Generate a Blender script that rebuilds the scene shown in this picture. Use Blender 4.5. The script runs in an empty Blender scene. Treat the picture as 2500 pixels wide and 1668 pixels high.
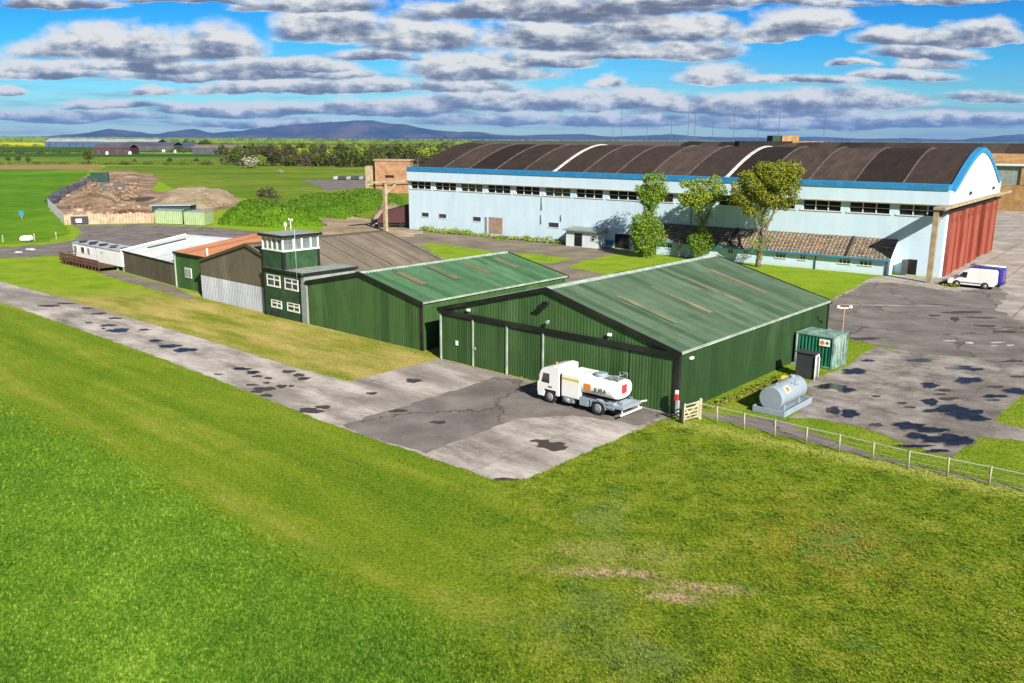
import bpy, math, random
from mathutils import Vector, Matrix
R = random.Random(7)
rad = math.radians
SC = bpy.context.scene
COL = SC.collection

# ------------------------------------------------------------------ camera
F = 2097.29; PIT = rad(13.27304); ROL = rad(0.342106); HC = 16.5552
_cp, _sp, _cr, _sr = math.cos(PIT), math.sin(PIT), math.cos(ROL), math.sin(ROL)
_fw = Vector((0, _cp, -_sp)); _r0 = Vector((1, 0, 0)); _u0 = Vector((0, _sp, _cp))
_rr = _r0*_cr + _u0*_sr; _uu = _u0*_cr - _r0*_sr
def ray(px, py): return _fw + _rr*((px-1250)/F) + _uu*((834-py)/F)
def G(px, py, z=0.0):                                    # survey: photo pixel -> point on the level ground
    d = ray(px, py); t = (z-HC)/d.z
    return Vector((d.x*t, d.y*t, z))
cam = bpy.data.cameras.new('camera'); camo = bpy.data.objects.new('camera', cam); COL.objects.link(camo)
cam.sensor_width = 36; cam.lens = F/2500*36; cam.clip_start = 0.5; cam.clip_end = 90000
m = Matrix((( _rr.x, _uu.x, -_fw.x, 0), (_rr.y, _uu.y, -_fw.y, 0), (_rr.z, _uu.z, -_fw.z, HC), (0, 0, 0, 1)))
camo.matrix_world = m
SC.camera = camo

# site frames: A = row of small hangars, C = big blue hangar
def frame(ox, oy, ang):
    u = Vector((math.cos(ang), math.sin(ang), 0)); v = Vector((-math.sin(ang), math.cos(ang), 0)); o = Vector((ox, oy, 0))
    return lambda a, b, z=0.0: o + u*a + v*b + Vector((0, 0, z))
AANG, CANG = 0.85456894, 0.91605476
A = frame(10.2097, 50.7643, AANG)
Cf = frame(53.13948, 106.0526, CANG)
uA = Vector((math.cos(AANG), math.sin(AANG), 0)); vA = Vector((-uA.y, uA.x, 0))
uC = Vector((math.cos(CANG), math.sin(CANG), 0)); vC = Vector((-uC.y, uC.x, 0))

# ------------------------------------------------------------------ node helpers
class NT:
    def __init__(s, tree): s.t = tree; s.n = tree.nodes; s.l = tree.links
    def new(s, ty, **kw):
        n = s.n.new(ty)
        for k, v in kw.items(): setattr(n, k, v)
        return n
    def put(s, sock, val):
        if val is None: return
        if isinstance(val, bpy.types.NodeSocket): s.l.new(val, sock)
        else:
            if isinstance(val, (tuple, list)) and len(val) == 3 and sock.type == 'RGBA': val = (*val, 1)
            sock.default_value = val
    def math(s, op, a, b=None, c=None, clamp=False):
        n = s.new('ShaderNodeMath', operation=op, use_clamp=clamp)
        for i, x in enumerate((a, b, c)): s.put(n.inputs[i], x)
        return n.outputs[0]
    def vec(s, op, a, b=None, c=None):
        n = s.new('ShaderNodeVectorMath', operation=op)
        for i, x in enumerate((a, b, c)):
            if x is not None: s.put(n.inputs[i], x)
        return n.outputs['Value'] if op in ('LENGTH', 'DOT_PRODUCT', 'DISTANCE') else n.outputs[0]
    def mix(s, f, a, b, blend='MIX'):
        n = s.new('ShaderNodeMix', data_type='RGBA', blend_type=blend)
        s.put(n.inputs[0], f); s.put(n.inputs[6], a); s.put(n.inputs[7], b)
        return n.outputs[2]
    def noise(s, v, scale=1, det=3, rough=.55, dist=0, col=False):
        n = s.new('ShaderNodeTexNoise'); s.put(n.inputs['Vector'], v)
        n.inputs['Scale'].default_value = scale; n.inputs['Detail'].default_value = det
        n.inputs['Roughness'].default_value = rough; n.inputs['Distortion'].default_value = dist
        return n.outputs[1 if col else 0]
    def step(s, x, a, b):
        n = s.new('ShaderNodeMapRange', interpolation_type='SMOOTHSTEP')
        s.put(n.inputs[0], x); n.inputs[1].default_value = a; n.inputs[2].default_value = b
        if a > b:
            n.inputs[1].default_value = b; n.inputs[2].default_value = a; n.inputs[3].default_value = 1; n.inputs[4].default_value = 0
        return n.outputs[0]
    def ramp(s, x, stops):
        n = s.new('ShaderNodeValToRGB'); s.put(n.inputs[0], x); e = n.color_ramp.elements
        while len(e) < len(stops): e.new(0.5)
        for el, (p, c) in zip(e, stops): el.position = p; el.color = (*c, 1)
        return n.outputs[0]
    def sep(s, v):
        n = s.new('ShaderNodeSeparateXYZ'); s.put(n.inputs[0], v); return n.outputs
    def comb(s, x, y, z=0.0):
        n = s.new('ShaderNodeCombineXYZ')
        for i, q in enumerate((x, y, z)): s.put(n.inputs[i], q)
        return n.outputs[0]
    def pos(s): return s.new('ShaderNodeNewGeometry').outputs['Position']
    def uv(s): return s.new('ShaderNodeUVMap').outputs[0]
    def bump(s, h, strength=.3, dist=.05):
        n = s.new('ShaderNodeBump'); n.inputs['Strength'].default_value = strength; n.inputs['Distance'].default_value = dist
        s.put(n.inputs['Height'], h); return n.outputs[0]

def mat(name, fn=None, col=(.5, .5, .5), rough=.8, metal=0.0, spec=.3):
    m = bpy.data.materials.new(name); m.use_nodes = True
    t = NT(m.node_tree); b = m.node_tree.nodes['Principled BSDF']
    b.inputs['Roughness'].default_value = rough; b.inputs['Metallic'].default_value = metal
    b.inputs['Specular IOR Level'].default_value = spec
    b.inputs['Base Color'].default_value = (*col, 1)
    if fn: fn(t, b)
    return m
def weathered(name, col, var=.25, scale=1.2, rough=.7, metal=0.0, dirt=(.12, .1, .08), dirtamt=.25, spec=.3):
    def f(t, b):
        p = t.pos()
        n1 = t.noise(p, scale, 5, .6); n2 = t.noise(p, scale*.23, 3, .5)
        c = t.mix(t.step(n1, .3, .75), tuple(x*(1-var) for x in col), tuple(min(1, x*(1+var)) for x in col))
        k = t.math('MULTIPLY', t.step(n2, .5, .8), dirtamt)
        t.put(b.inputs['Base Color'], t.mix(k, c, dirt))
        t.put(b.inputs['Roughness'], t.math('ADD', t.math('MULTIPLY', n1, .2), rough-.1))
    return mat(name, f, rough=rough, metal=metal, spec=spec)

# ------------------------------------------------------------------ mesh builder
class MB:
    def __init__(s): s.v = []; s.f = []; s.uv = []; s.sm = []
    def face(s, pts, uv=None, smooth=False):
        i = len(s.v); s.v += [Vector(p) for p in pts]; s.f.append(list(range(i, i+len(pts))))
        s.uv.append(uv or [(0, 0)]*len(pts)); s.sm.append(smooth)
    def hexa(s, p, uvs=1.0):                                  # 8 points: bottom ring 0-3 (ccw seen from above), top ring 4-7
        i = len(s.v); s.v += [Vector(q) for q in p]
        for f in ((3, 2, 1, 0), (4, 5, 6, 7), (0, 1, 5, 4), (1, 2, 6, 5), (2, 3, 7, 6), (3, 0, 4, 7)):
            s.f.append([i+k for k in f])
            a, b_, c, d = (Vector(p[k]) for k in f); w = (b_-a).length; h = (d-a).length
            s.uv.append([(0, 0), (w, 0), (w, h), (0, h)]); s.sm.append(False)
    def box(s, fr, a0, a1, b0, b1, z0, z1):
        if a0 > a1: a0, a1 = a1, a0
        if b0 > b1: b0, b1 = b1, b0
        s.hexa([fr(a, b, z) for z in (z0, z1) for a, b in ((a0, b0), (a1, b0), (a1, b1), (a0, b1))])
    def prism(s, pts, ext):                                   # polygon + extrusion vector
        pts = [Vector(p) for p in pts]; ext = Vector(ext); n = len(pts)
        s.face(pts[::-1]); s.face([p+ext for p in pts])
        for k in range(n):
            a, b_ = pts[k], pts[(k+1) % n]; w = (b_-a).length; h = ext.length
            s.face([a, b_, b_+ext, a+ext], [(0, 0), (w, 0), (w, h), (0, h)])
    def tube(s, path, rads, n=8, cap=True, smooth=True):
        path = [Vector(p) for p in path]
        if not isinstance(rads, (list, tuple)): rads = [rads]*len(path)
        rings = []; ref = None
        for k, p in enumerate(path):
            d = (path[min(k+1, len(path)-1)] - path[max(k-1, 0)]).normalized()
            if ref is None: ref = Vector((0, 0, 1)) if abs(d.z) < .9 else Vector((1, 0, 0))
            x = d.cross(ref).normalized(); y = d.cross(x).normalized(); ref = -y if False else ref
            i = len(s.v); s.v += [p + (x*math.cos(2*math.pi*q/n) + y*math.sin(2*math.pi*q/n))*rads[k] for q in range(n)]
            rings.append(i)
        for k in range(len(path)-1):
            for q in range(n):
                a, b_ = rings[k], rings[k+1]; q2 = (q+1) % n
                s.f.append([a+q, b_+q, b_+q2, a+q2]); s.uv.append([(q/n, k), (q/n, k+1), (q2/n, k+1), (q2/n, k)]); s.sm.append(smooth)
        if cap:
            for i, rev in ((rings[0], False), (rings[-1], True)):
                f = [i+q for q in range(n)]; s.f.append(f[::-1] if rev else f); s.uv.append([(0, 0)]*n); s.sm.append(False)
    def bar(s, a, b, w, h=None):
        h = h or w; a = Vector(a); b = Vector(b); d = (b-a).normalized()
        x = d.cross(Vector((0, 0, 1)) if abs(d.z) < .95 else Vector((1, 0, 0))).normalized(); y = x.cross(d).normalized()
        s.hexa([e + x*i*w/2 + y*j*h/2 for j, e0 in ((0, 0),) for e, i, j in ((a, -1, -1), (b, -1, -1), (b, 1, -1), (a, 1, -1), (a, -1, 1), (b, -1, 1), (b, 1, 1), (a, 1, 1))])
    def corr(s, fr3, a0, a1, zb, zt, pitch=.3, dep=.035):      # corrugated sheet; fr3(a, z, out); zb, zt functions of a
        n = max(1, int(round((a1-a0)/pitch))); w = (a1-a0)/n; prof = ((0, 0), (.32, 0), (.5, dep), (.82, dep))
        cols = [(a0+k*w+q*w, o) for k in range(n) for q, o in prof] + [(a1, 0)]
        for (x0, o0), (x1, o1) in zip(cols, cols[1:]):
            p = [fr3(x0, zb(x0), o0), fr3(x1, zb(x1), o1), fr3(x1, zt(x1), o1), fr3(x0, zt(x0), o0)]
            s.face(p, [(x0, zb(x0)), (x1, zb(x1)), (x1, zt(x1)), (x0, zt(x0))])
    def build(s, name, mt, parent=None, bevel=0, recalc=True):
        off = Vector(parent['_w']) if parent is not None else Vector((0, 0, 0))
        me = bpy.data.meshes.new(name)
        base = off
        if parent is None and s.v:
            lo = [min(v[i] for v in s.v) for i in range(3)]; hi = [max(v[i] for v in s.v) for i in range(3)]
            base = Vector(((lo[0]+hi[0])/2, (lo[1]+hi[1])/2, lo[2]))
        me.from_pydata([v-base for v in s.v], [], s.f)
        ul = me.uv_layers.new(name='UVMap'); k = 0
        flat = []
        for u in s.uv:
            for q in u: flat += [q[0], q[1]]
        ul.data.foreach_set('uv', flat)
        me.polygons.foreach_set('use_smooth', s.sm)
        me.materials.append(mt); me.update()
        o = bpy.data.objects.new(name, me); COL.objects.link(o)
        o['_w'] = tuple(base)
        if parent is not None:
            o.parent = parent
        else: o.location = base
        if bevel:
            b = o.modifiers.new('bevel', 'BEVEL'); b.width = bevel; b.segments = 2; b.limit_method = 'ANGLE'; b.angle_limit = rad(35)
        return o
def thing(name, label, cat, loc=(0, 0, 0), group=None):
    o = bpy.data.objects.new(name, None); COL.objects.link(o); o.location = loc; o['_w'] = tuple(loc)
    o.empty_display_size = .2
    return tag(o, label, cat, group)
def tag(o, label=None, cat=None, group=None, kind=None):
    if label: o['label'] = label
    if cat: o['category'] = cat
    if group: o['group'] = group
    if kind: o['kind'] = kind
    return o
def struct(o): o['kind'] = 'structure'; return o
def copy_tree(o, parent=None):
    c = o.copy(); COL.objects.link(c)
    if parent is not None: c.parent = parent
    for ch in list(o.children): copy_tree(ch, c)
    return c
def onebox(name, mt, parent, fr, *d, bevel=0):
    b = MB(); b.box(fr, *d); return b.build(name, mt, parent, bevel)
def text_mesh(txt, size):                                     # lettering as a mesh in the xy plane
    cu = bpy.data.curves.new('t', 'FONT'); cu.body = txt; cu.size = size; cu.align_x = 'CENTER'; cu.align_y = 'CENTER'; cu.extrude = .004
    o = bpy.data.objects.new('t', cu); COL.objects.link(o)
    dg = bpy.context.evaluated_depsgraph_get(); me = bpy.data.meshes.new_from_object(o.evaluated_get(dg))
    vs = [v.co.copy() for v in me.vertices]; fs = [list(p.vertices) for p in me.polygons]
    bpy.data.objects.remove(o); bpy.data.meshes.remove(me); bpy.data.curves.remove(cu)
    return vs, fs
def add_text(mb, txt, size, o, x, y, bold=0):                 # x, y = unit axes of the sign plane
    vs, fs = text_mesh(txt, size); i = len(mb.v); x = Vector(x); y = Vector(y); n = x.cross(y); o = Vector(o)
    mb.v += [o + x*v.x + y*v.y + n*v.z for v in vs]
    for f in fs: mb.f.append([i+k for k in f]); mb.uv.append([(0, 0)]*len(f)); mb.sm.append(False)

# ------------------------------------------------------------------ grass colour, shared by the ground and the tufts
def grass_colour(t):
    p = t.pos(); x, y, z = t.sep(p)
    ca, sa = math.cos(AANG), math.sin(AANG)
    # s = metres out from the taxiway edge, w = metres along it
    s = t.math('MULTIPLY_ADD', x, -ca, t.math('MULTIPLY_ADD', y, -sa, -18.8*ca+56.3*sa))
    w = t.math('MULTIPLY_ADD', x, -sa, t.math('MULTIPLY_ADD', y, ca, 18.8*-sa-56.3*ca))
    big = t.noise(p, .09, 4, .6); mid = t.noise(p, .35, 5, .65); fine = t.noise(p, 2.2, 5, .7)
    band = t.noise(t.comb(t.math('MULTIPLY', s, .36), t.math('MULTIPLY', w, .035), 3.0), 1.0, 5, .62)
    olive = t.ramp(band, [(.28, (.038, .082, .004)), (.42, (.080, .128, .006)), (.53, (.120, .155, .012)), (.62, (.175, .180, .040)), (.74, (.23, .195, .075))])
    olive = t.mix(t.step(mid, .45, .7), olive, t.mix(.6, olive, (.060, .12, .005)))
    # long lush grass
    lush = t.ramp(t.math('ADD', t.math('MULTIPLY', mid, .6), t.math('MULTIPLY', big, .4)), [(.3, (.022, .075, .008)), (.45, (.045, .115, .010)), (.58, (.075, .148, .014)), (.72, (.125, .185, .035))])
    sm = t.math('ADD', s, t.math('MULTIPLY', t.math('SUBTRACT', mid, .5), 5.0))
    k = t.step(sm, 10.4, 13.4)
    c = t.mix(k, olive, lush)
    # rough meadow beyond the apron corner
    rough = t.ramp(t.noise(p, .55, 6, .72), [(.32, (.028, .058, .004)), (.43, (.072, .112, .006)), (.53, (.125, .152, .012)), (.63, (.185, .18, .045)), (.74, (.235, .195, .095))])
    rough = t.mix(t.step(t.noise(t.vec('ADD', p, (31, 7, 0)), .16, 3, .6), .55, .7), rough, t.mix(.75, rough, (.10, .135, .075)))
    red = t.math('MULTIPLY', t.step(t.vec('DISTANCE', p, (13.5, 33.2, 0)), 6.5, 1.0), t.step(t.noise(p, .9, 5, .72), .42, .60))
    rough = t.mix(t.math('MULTIPLY', red, .55), rough, (.24, .135, .035))
    tan = t.math('MULTIPLY', t.step(t.vec('LENGTH', t.vec('MULTIPLY', t.vec('SUBTRACT', p, (3.4, 32.0, 0)), (.2, .6, 0))), 1.3, .3), t.step(mid, .4, .6))
    rough = t.mix(t.math('MULTIPLY', tan, .75), rough, (.24, .20, .12))
    k2 = t.step(t.math('MULTIPLY_ADD', t.math('SUBTRACT', mid, .5), 7.0, x), -3.5, 2.5)
    c = t.mix(k2, c, t.mix(.12, rough, olive))
    # pale uncut strip along the fence
    fd = t.vec('DOT_PRODUCT', t.vec('SUBTRACT', p, (10.4, 49.6, 0)), (-.587, -.809, 0)); fd = t.math('MULTIPLY_ADD', t.math('SUBTRACT', t.noise(p, .9, 4, .7), .5), 2.2, fd)
    fm = t.math('MULTIPLY', t.math('MULTIPLY', t.step(fd, 1.9, .5), t.step(fd, -.5, .2)), t.step(x, 9.0, 10.5))
    c = t.mix(t.math('MULTIPLY', fm, .75), c, (.29, .27, .11))
    beyond = t.math('MULTIPLY', t.step(fd, -.2, -1.2), t.step(x, 10.0, 12.0)); c = t.mix(beyond, c, t.ramp(mid, [(.3, (.07, .13, .006)), (.5, (.125, .17, .012)), (.7, (.19, .20, .04))]))
    # worn bare soil, two streaks
    nz = t.math('MULTIPLY', t.math('SUBTRACT', t.noise(p, 1.1, 5, .75), .5), 1.6)
    for cx, cy, a, b_, an in ((3.9, 30.75, 2.1, .42, -.08), (7.2, 29.6, 1.7, .42, -.16), (6.1, 28.85, 1.3, .42, -.2)):
        q = t.vec('SUBTRACT', p, (cx, cy, 0)); qx, qy, _ = t.sep(q)
        X = t.math('DIVIDE', t.math('MULTIPLY_ADD', qx, math.cos(an), t.math('MULTIPLY', qy, math.sin(an))), a)
        Y = t.math('DIVIDE', t.math('MULTIPLY_ADD', qx, -math.sin(an), t.math('MULTIPLY', qy, math.cos(an))), b_)
        d = t.vec('LENGTH', t.comb(X, Y)); c = t.mix(t.math('MULTIPLY', t.step(t.math('ADD', d, nz), 1.55, .2), t.step(t.noise(p, 2.6, 5, .75), .38, .58)), c, (.42, .235, .36))
    # dry verge between taxiway and hangars
    dry = t.ramp(t.noise(t.comb(t.math('MULTIPLY', s, .5), t.math('MULTIPLY', w, .12), 9.), 1.0, 5, .65), [(.3, (.095, .115, .016)), (.42, (.175, .160, .045)), (.52, (.27, .20, .115)), (.66, (.37, .25, .19))])
    c = t.mix(t.math('MULTIPLY', t.step(s, -5.0, -6.5), t.step(x, 4.0, -1.0)), c, dry)
    # the lawns round the blue hangar and far ground: plain bright green
    c = t.mix(t.step(t.math('MULTIPLY_ADD', t.math('SUBTRACT', big, .5), 10.0, y), 88, 97), c, t.ramp(mid, [(.3, (.085, .16, .008)), (.5, (.15, .21, .015)), (.7, (.21, .235, .03))]))
    hf = t.noise(p, 7.0, 4, .75); c = t.mix(t.math('MULTIPLY', t.step(hf, .46, .62), .6), c, t.mix(.55, c, (.26, .29, .08)))
    c = t.mix(t.math('MULTIPLY', t.step(hf, .5, .36), .75), c, t.mix(.7, c, (.012, .035, .003)))
    c = t.mix(t.math('MULTIPLY', t.step(fine, .48, .78), .4), c, t.mix(.5, c, (.30, .29, .09)))
    c = t.mix(t.math('MULTIPLY', t.step(fine, .46, .22), .5), c, t.mix(.55, c, (.02, .05, .004)))
    c = t.mix(1.0, c, (1.36, 1.52, .74), 'MULTIPLY')
    return c, fine
def f_ground(t, b):
    c, fine = grass_colour(t); t.put(b.inputs['Base Color'], c)
    t.put(b.inputs['Normal'], t.bump(t.noise(t.pos(), 5, 6, .75), .9, .12))
M = {}
M['ground'] = mat('grass_ground', f_ground, rough=.95, spec=.1)
def f_tuft(t, b):
    c, fine = grass_colour(t); i = t.new('ShaderNodeObjectInfo').outputs['Random']
    c = t.mix(1.0, c, t.ramp(i, [(0, (.60, .64, .6)), (.35, (.90, .92, .9)), (.7, (1.1, 1.08, 1.15)), (1, (1.4, 1.34, 1.6))]), 'MULTIPLY')
    t.put(b.inputs['Base Color'], c)
M['tuft'] = mat('grass_tuft', f_tuft, rough=.8, spec=.15)

def f_conc(t, b, gain=1.0, st=.35):
    p = t.pos(); x, y, z = t.sep(p); ca, sa = uA.x, uA.y
    s = t.math('MULTIPLY_ADD', x, ca, t.math('MULTIPLY', y, sa)); w = t.math('MULTIPLY_ADD', x, -sa, t.math('MULTIPLY', y, ca))
    q = t.comb(t.math('MULTIPLY', s, 1.0), t.math('MULTIPLY', w, st), 0.)
    n = t.noise(q, .5, 6, .65); n2 = t.noise(p, 3.0, 6, .7); n3 = t.noise(q, .16, 3, .5)
    c = t.ramp(n, [(.33, (.15, .132, .118)), (.42, (.26, .232, .207)), (.51, (.365, .328, .297)), (.62, (.50, .455, .42))])
    c = t.mix(t.math('MULTIPLY', t.step(n2, .5, .72), .45), c, (.55, .50, .46))
    c = t.mix(t.math('MULTIPLY', t.step(n2, .47, .28), .4), c, (.09, .078, .07))
    c = t.mix(t.math('MULTIPLY', t.step(n3, .5, .66), .6), c, (.17, .15, .135))
    for q_, per, wd in ((s, 4.4, .022), (w, 5.2, .02)):
        f = t.math('ABSOLUTE', t.math('SUBTRACT', t.math('FRACT', t.math('DIVIDE', q_, per)), .5))
        c = t.mix(t.math('MULTIPLY', t.step(t.math('MULTIPLY_ADD', n2, .01, f), wd, .004), .4), c, (.085, .075, .06))
    c = t.mix(1.0, c, (gain, gain, gain), 'MULTIPLY')
    t.put(b.inputs['Base Color'], c); t.put(b.inputs['Normal'], t.bump(n2, .25, .02))
M['concrete'] = mat('worn_concrete', f_conc, rough=.9, spec=.2)
M['pad_concrete'] = mat('stained_pad_concrete', lambda t, b: f_conc(t, b, .66, .8), rough=.9, spec=.2)
def f_asph(t, b):
    p = t.pos(); n = t.noise(p, .35, 5, .6); n2 = t.noise(p, 3.5, 6, .75)
    c = t.ramp(n, [(.3, (.115, .101, .092)), (.5, (.165, .146, .134)), (.7, (.235, .208, .19))])
    c = t.mix(t.math('MULTIPLY', t.step(n2, .5, .75), .4), c, (.27, .25, .235))
    c = t.mix(t.math('MULTIPLY', t.step(n2, .46, .26), .4), c, (.045, .04, .038))
    vo = t.new('ShaderNodeTexVoronoi', feature='DISTANCE_TO_EDGE'); vo.inputs['Scale'].default_value = .11; t.put(vo.inputs['Vector'], t.vec('ADD', p, t.vec('MULTIPLY', t.noise(p, .35, 5, .7, col=True), (5, 5, 0))))
    c = t.mix(t.math('MULTIPLY', t.step(t.math('MULTIPLY_ADD', n2, .012, vo.outputs[0]), .022, .008), .75), c, (.035, .032, .03))
    t.put(b.inputs['Base Color'], c); t.put(b.inputs['Normal'], t.bump(n2, .25, .02))
M['asphalt'] = mat('old_asphalt', f_asph, rough=.9, spec=.2)
def f_slab(t, b):
    p = t.pos(); x, y, z = t.sep(p); n = t.noise(p, .3, 6, .65); n2 = t.noise(p, 2.0, 6, .72)
    s = t.math('MULTIPLY_ADD', x, uC.x, t.math('MULTIPLY', y, uC.y)); w = t.math('MULTIPLY_ADD', x, -uC.y, t.math('MULTIPLY', y, uC.x))
    c = t.ramp(n, [(.28, (.19, .17, .15)), (.45, (.30, .265, .235)), (.6, (.40, .36, .32)), (.75, (.52, .48, .43))])
    c = t.mix(t.math('MULTIPLY', t.step(n2, .47, .28), .5), c, (.11, .095, .08))
    for q_, per in ((s, 6.0), (w, 4.5)):
        f = t.math('ABSOLUTE', t.math('SUBTRACT', t.math('FRACT', t.math('DIVIDE', q_, per)), .5))
        c = t.mix(t.math('MULTIPLY', t.step(t.math('MULTIPLY_ADD', n2, .05, f), .06, .015), .75), c, (.07, .065, .05))
    t.put(b.inputs['Base Color'], c); t.put(b.inputs['Normal'], t.bump(n2, .4, .04))
M['slab'] = mat('cracked_slabs', f_slab, rough=.92, spec=.2)
def f_gravel(t, b):
    p = t.pos(); n = t.noise(p, .25, 5, .6); n2 = t.noise(p, 2.5, 6, .75)
    c = t.ramp(n, [(.3, (.13, .11, .085)), (.5, (.22, .185, .15)), (.7, (.31, .265, .22))])
    c = t.mix(t.math('MULTIPLY', t.step(t.noise(p, .5, 4, .7), .52, .66), .8), c, (.14, .17, .02))
    c = t.mix(t.math('MULTIPLY', n2, .3), c, (.1, .085, .07))
    t.put(b.inputs['Base Color'], c)
M['gravel'] = mat('gravel', f_gravel, rough=.95, spec=.1)
def f_water(t, b):
    n = t.noise(t.pos(), 1.5, 4, .6)
    t.put(b.inputs['Base Color'], t.mix(t.step(n, .4, .65), (.010, .010, .016), (.026, .024, .028)))
M['water'] = mat('puddle_water', f_water, rough=.10, spec=.30)
def f_damp(t, b):
    n = t.noise(t.pos(), 2.0, 5, .7); t.put(b.inputs['Base Color'], t.mix(n, (.03, .024, .02), (.085, .07, .06)))
M['worn_white'] = weathered('worn_white_road_paint', (.52, .51, .48), var=.3, rough=.8)
M['halo'] = weathered('damp_concrete', (.13, .115, .104), var=.3, rough=.85)
M['damp'] = mat('damp_stain', f_damp, rough=.7, spec=.3)
def fieldmat(name, cols, sc=.02, streak=0):
    def f(t, b):
        p = t.pos(); n = t.noise(p, sc, 5, .6); n2 = t.noise(p, sc*9, 5, .7)
        v = t.math('MULTIPLY_ADD', n2, .45, t.math('MULTIPLY', n, .55))
        t.put(b.inputs['Base Color'], t.ramp(v, [(.36, cols[0]), (.5, cols[1]), (.62, cols[2])]))
    return mat(name, f, rough=.95, spec=.08)
M['field_bright'] = fieldmat('bright_field', [(.045, .14, .006), (.085, .20, .008), (.15, .26, .014)])
M['field_mid'] = fieldmat('mid_field', [(.06, .125, .007), (.12, .19, .012), (.21, .235, .035)])
M['field_dark'] = fieldmat('dark_field', [(.025, .075, .012), (.035, .10, .014), (.05, .12, .018)])
M['field_yellow'] = fieldmat('rapeseed', [(.42, .40, .006), (.55, .50, .008), (.6, .56, .02)])
M['field_brown'] = fieldmat('bare_soil_field', [(.24, .15, .07), (.30, .19, .10), (.26, .21, .08)])
M['heath'] = fieldmat('brown_heath', [(.06, .04, .025), (.10, .07, .04), (.15, .11, .06)])
M['hedge'] = fieldmat('hedge_green', [(.012, .024, .006), (.028, .05, .008), (.07, .10, .015)], .12)
M['soil'] = fieldmat('brown_soil', [(.09, .06, .04), (.25, .165, .105), (.42, .33, .25)], .09)
M['sand'] = fieldmat('sandy_spoil', [(.15, .14, .06), (.31, .235, .16), (.44, .35, .26)], .09)
M['bank'] = fieldmat('grass_bank', [(.035, .095, .004), (.075, .17, .006), (.14, .24, .012)], .13)

# cladding and paints
def cladding(name, lo, hi, sheet=1.0, streak=5.0, rust=None, rough=.55, r0=.54, r1=.72):
    def f(t, b):
        uv = t.uv(); x, y, _ = t.sep(uv); p = t.pos()
        n = t.noise(t.comb(t.math('MULTIPLY', x, streak), t.math('MULTIPLY', y, .22), 0.), 1.0, 4, .65)
        sh = t.new('ShaderNodeTexWhiteNoise', noise_dimensions='1D'); t.put(sh.inputs['W'], t.math('FLOOR', t.math('DIVIDE', x, sheet)))
        v = t.math('MULTIPLY_ADD', sh.outputs[0], .35, t.math('MULTIPLY', n, .75))
        c = t.mix(t.step(v, .25, .8), lo, hi)
        c = t.mix(t.math('MULTIPLY', t.step(t.math('FRACT', t.math('DIVIDE', t.math('ADD', y, .35), 1.83)), .025, .012), .45), c, tuple(q*.4 for q in lo))
        c = t.mix(t.math('MULTIPLY', t.step(t.noise(t.comb(t.math('MULTIPLY', x, .35), t.math('MULTIPLY', y, .12), 2.), 1.0, 4, .6), .52, .68), .35), c, tuple(min(1, q*1.5+.02) for q in hi))
        if rust:
            r = t.math('MULTIPLY', t.step(t.noise(t.comb(t.math('MULTIPLY', x, 1.2), t.math('MULTIPLY', y, .35), 5.), 1.0, 5, .7), r0, r1), rust[3])
            c = t.mix(r, c, rust[:3])
        c = t.mix(t.math('MULTIPLY', t.step(t.noise(p, .6, 5, .6), .5, .75), .3), c, tuple(q*.55 for q in lo))
        t.put(b.inputs['Base Color'], c)
    return mat(name, f, rough=rough, spec=.25)
M['clad_green'] = cladding('green_cladding', (.029, .078, .022), (.064, .132, .043))
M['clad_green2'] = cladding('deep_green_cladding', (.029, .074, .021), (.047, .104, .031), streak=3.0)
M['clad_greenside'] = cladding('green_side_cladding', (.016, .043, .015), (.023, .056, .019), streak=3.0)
M['roof_green'] = cladding('faded_green_roof', (.040, .082, .046), (.098, .150, .095), sheet=.72, streak=1.4, rust=(.17, .15, .095, .55))
M['roof_green2'] = cladding('bright_green_roof', (.036, .108, .046), (.080, .172, .086), sheet=.72, streak=1.4, rust=(.20, .155, .10, .55))
M['rooflight'] = cladding('weathered_rooflight', (.165, .155, .08), (.26, .22, .115), sheet=.25, streak=3.0, rust=(.085, .135, .08, .9), r0=.36, r1=.60)
M['rooflight2'] = cladding('rusty_rooflight', (.15, .13, .08), (.20, .155, .10), sheet=.25, streak=3.0, rust=(.07, .13, .075, .9), r0=.46, r1=.62)
M['brown_clad'] = cladding('brown_cladding', (.105, .090, .062), (.125, .106, .074), streak=2.0)
M['brown_clad2'] = cladding('dark_brown_cladding', (.070, .058, .040), (.084, .069, .048), streak=2.0)
M['brown_roof'] = cladding('brown_roof', (.125, .103, .075), (.190, .160, .122), sheet=.8, streak=1.5, rust=(.21, .15, .11, .5))
M['grey_clad'] = cladding('pale_grey_cladding', (.33, .35, .40), (.42, .44, .49), streak=3.0)
M['grey_roof'] = cladding('pale_grey_roof', (.33, .36, .38), (.47, .50, .52), sheet=1.0, streak=1.5, rust=(.38, .19, .12, .35))
M['orange_roof'] = cladding('rust_red_roof', (.25, .095, .042), (.40, .175, .09), sheet=.8, streak=1.6, rust=(.30, .24, .18, .7))
M['black'] = weathered('black_trim', (.012, .013, .012), rough=.6)
M['pale_trim'] = weathered('pale_trim', (.36, .42, .35), rough=.6)
M['ridge'] = weathered('pale_ridge_cap', (.30, .38, .33), rough=.6)
M['white'] = weathered('white_paint', (.86, .86, .83), var=.06, rough=.5, dirtamt=.12)
M['white_frame'] = weathered('white_window_frame', (.70, .72, .66), var=.08, rough=.5)
M['green_block'] = weathered('green_painted_block', (.024, .070, .028), var=.3, rough=.8)
M['grey_block'] = weathered('grey_render', (.25, .29, .27), var=.2, rough=.85)
M['dark'] = weathered('dark_interior', (.012, .010, .010), rough=.8)
def f_glass(t, b):
    n = t.noise(t.pos(), 1.3, 3, .6); t.put(b.inputs['Base Color'], t.mix(t.step(n, .35, .65), (.012, .014, .016), (.07, .08, .085)))
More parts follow.
